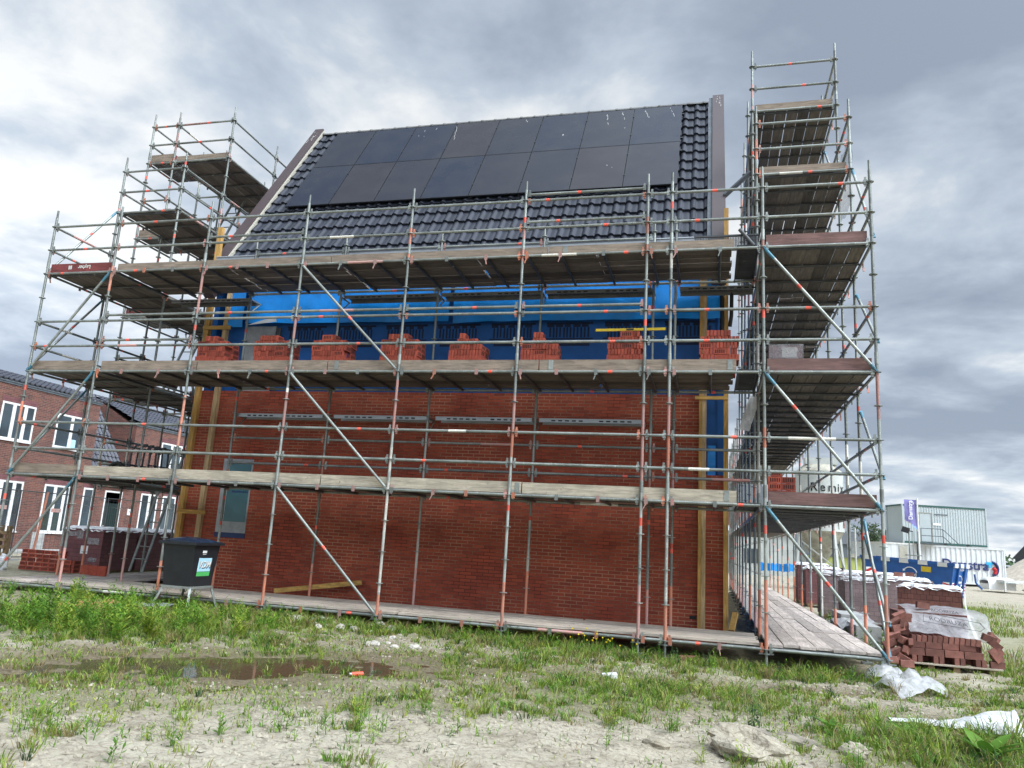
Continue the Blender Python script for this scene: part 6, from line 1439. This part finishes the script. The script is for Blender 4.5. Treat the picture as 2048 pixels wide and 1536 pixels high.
b = MB(); b.grid(P, 0, True); tag(b.build('sand_heap', 'sand'), 'big heap of pale sand at the right edge', 'heap')
bb = thing('barrier_board', 'red and white striped barrier board behind the pallets', 'barrier', loc=(4.95, 28.6, -0.25))
b = MB(); b.box((-0.13, 0, 0.3), (0.13, 0.04, 1.35)); b.build('board', 'white', bb); b = MB()
for k in range(4): z = 0.32 + 0.26*k; b.add([(-0.13, -0.003, z), (0.13, -0.003, z + 0.13), (0.13, -0.003, z + 0.25), (-0.13, -0.003, z + 0.12)], [(0, 1, 2, 3)])
b.build('stripes', 'red', bb); b = MB(); b.box((-0.03, 0.042, 0.0), (0.03, 0.08, 1.2)); b.box((-0.2, -0.2, 0), (0.2, 0.25, 0.1)); b.build('foot', 'far_grey', bb)
def house_far(x, y, w, d, h, rh, rot, label, wall='far_grey', roof='far_roof'):
    t_ = thing('far_building', label, 'building', loc=(x, y, -0.3)); t_.rotation_euler.z = rot
    b = MB(); b.box((-w/2, -d/2, 0), (w/2, d/2, h)); b.build('wall', wall, t_)
    b = MB(); b.prism([(-w/2 - .3, -d/2 - .3, h), (-w/2 - .3, d/2 + .3, h), (-w/2 - .3, 0, h + rh)], (w + .6, 0, 0)); b.build('roof', roof, t_)
    for k in range(int(w/4)): 
        b = MB(); b.box((-w/2 + 1.2 + k*4, -d/2 - 0.03, 1.0), (-w/2 + 2.4 + k*4, -d/2 + 0.02, 2.2)); b.build('window', 'window_glass', t_)
house_far(21, 125, 30, 12, 4.2, 2.2, R(10), 'long low dark building on the horizon left of the tree')
house_far(47.5, 118, 9, 9, 3.4, 4.2, R(30), 'dark gabled roof beyond the sand heap')
house_far(57, 122, 9, 9, 3.4, 4.0, R(10), 'dark roof at the far right edge')
house_far(1.5, 62, 5.2, 9, 3.6, 0.6, R(4), 'pale grey site building seen between the far standards', 'silo_grey', 'silo_grey')
house_far(-1.4, 75, 8, 9, 6.5, 3.2, R(4), 'row house shell at the far end of the right scaffold', 'terrace_brick', 'far_roof')
b = MB(); P = [[(-0.1 + 2.4*i/20, 27.5 + 0.1*math.sin(i), 0.6 + 0.35*j/4 + 0.1*random.random()) for i in range(21)] for j in range(5)]; b.grid(P, 0, True); tag(b.build('tarpaulin', 'blue_tarp'), 'bright blue tarpaulin lying over stacks at the far end of the walkway', 'tarpaulin')
def tree(x, y, h, r, label, seed, n=1700, cat='tree'):
    rr = random.Random(seed); t_ = thing('tree', label, cat, 'trees on the horizon', (x, y, -0.3)); b = MB(); b.tube((0, 0, 0), (0.1, 0, h*0.55), r*0.07, 0, 8, r2=r*0.035)
    cs = []
    for k in range(13):
        a = rr.uniform(0, 6.28); q = Vector((math.cos(a)*r*rr.uniform(0.15, 0.8), math.sin(a)*r*rr.uniform(0.15, 0.8), h*rr.uniform(0.45, 0.9))); b.tube((0.05, 0, h*rr.uniform(0.25, 0.5)), q, r*0.025, 0, 5, r2=r*0.008); cs.append((q, r*rr.uniform(0.25, 0.48)))
    b.build('trunk', 'bark', t_)
    V = []; F = []
    for k in range(n):
        c, cr_ = rr.choice(cs); d = Vector((rr.gauss(0, 1), rr.gauss(0, 1), rr.gauss(0, 0.8))).normalized()*cr_*rr.uniform(0.3, 1.05); p = c + d; s = r*rr.uniform(0.035, 0.075)
        a_ = Vector((rr.gauss(0, 1), rr.gauss(0, 1), rr.gauss(0, 1))).normalized(); b_ = a_.orthogonal().normalized(); i = len(V); V += [p - a_*s, p + b_*s*0.6, p + a_*s, p - b_*s*0.6]; F.append((i, i+1, i+2, i+3))
    me = bpy.data.meshes.new('crown'); me.from_pydata([tuple(v_) for v_ in V], [], F); me.materials.append(MAT['tree_leaf']); me.update(); o = bpy.data.objects.new('crown', me); COL.objects.link(o); o.parent = t_
tree(16.2, 88, 6.2, 2.6, 'bushy green tree standing left of the site cabin', 3); tree(19.0, 90, 5.2, 2.2, 'smaller tree half hidden by the site cabin', 4)
b = MB(); rr = random.Random(4)
V = []; F = []
for k in range(7000):
    x = rr.uniform(-60, 190); y = 190 + rr.uniform(-8, 8) - 0.25*(x - 20); hh = 3.0 + 3.0*float(vnoise(x*0.09, 0.5, 4)); p = Vector((x, y, rr.uniform(-0.3, hh))); s = rr.uniform(0.4, 0.9)
    a_ = Vector((rr.gauss(0, 1), rr.gauss(0, 1), rr.gauss(0, 1))).normalized(); b_ = a_.orthogonal().normalized(); i = len(V); V += [p - a_*s, p + b_*s*0.7, p + a_*s, p - b_*s*0.7]; F.append((i, i+1, i+2, i+3))
me = bpy.data.meshes.new('treeline'); me.from_pydata([tuple(v_) for v_ in V], [], F); me.materials.append(MAT['dark_leaf']); me.update(); o = bpy.data.objects.new('treeline', me); COL.objects.link(o); tag(o, 'far dark green treeline along the horizon', 'treeline', kind='stuff')
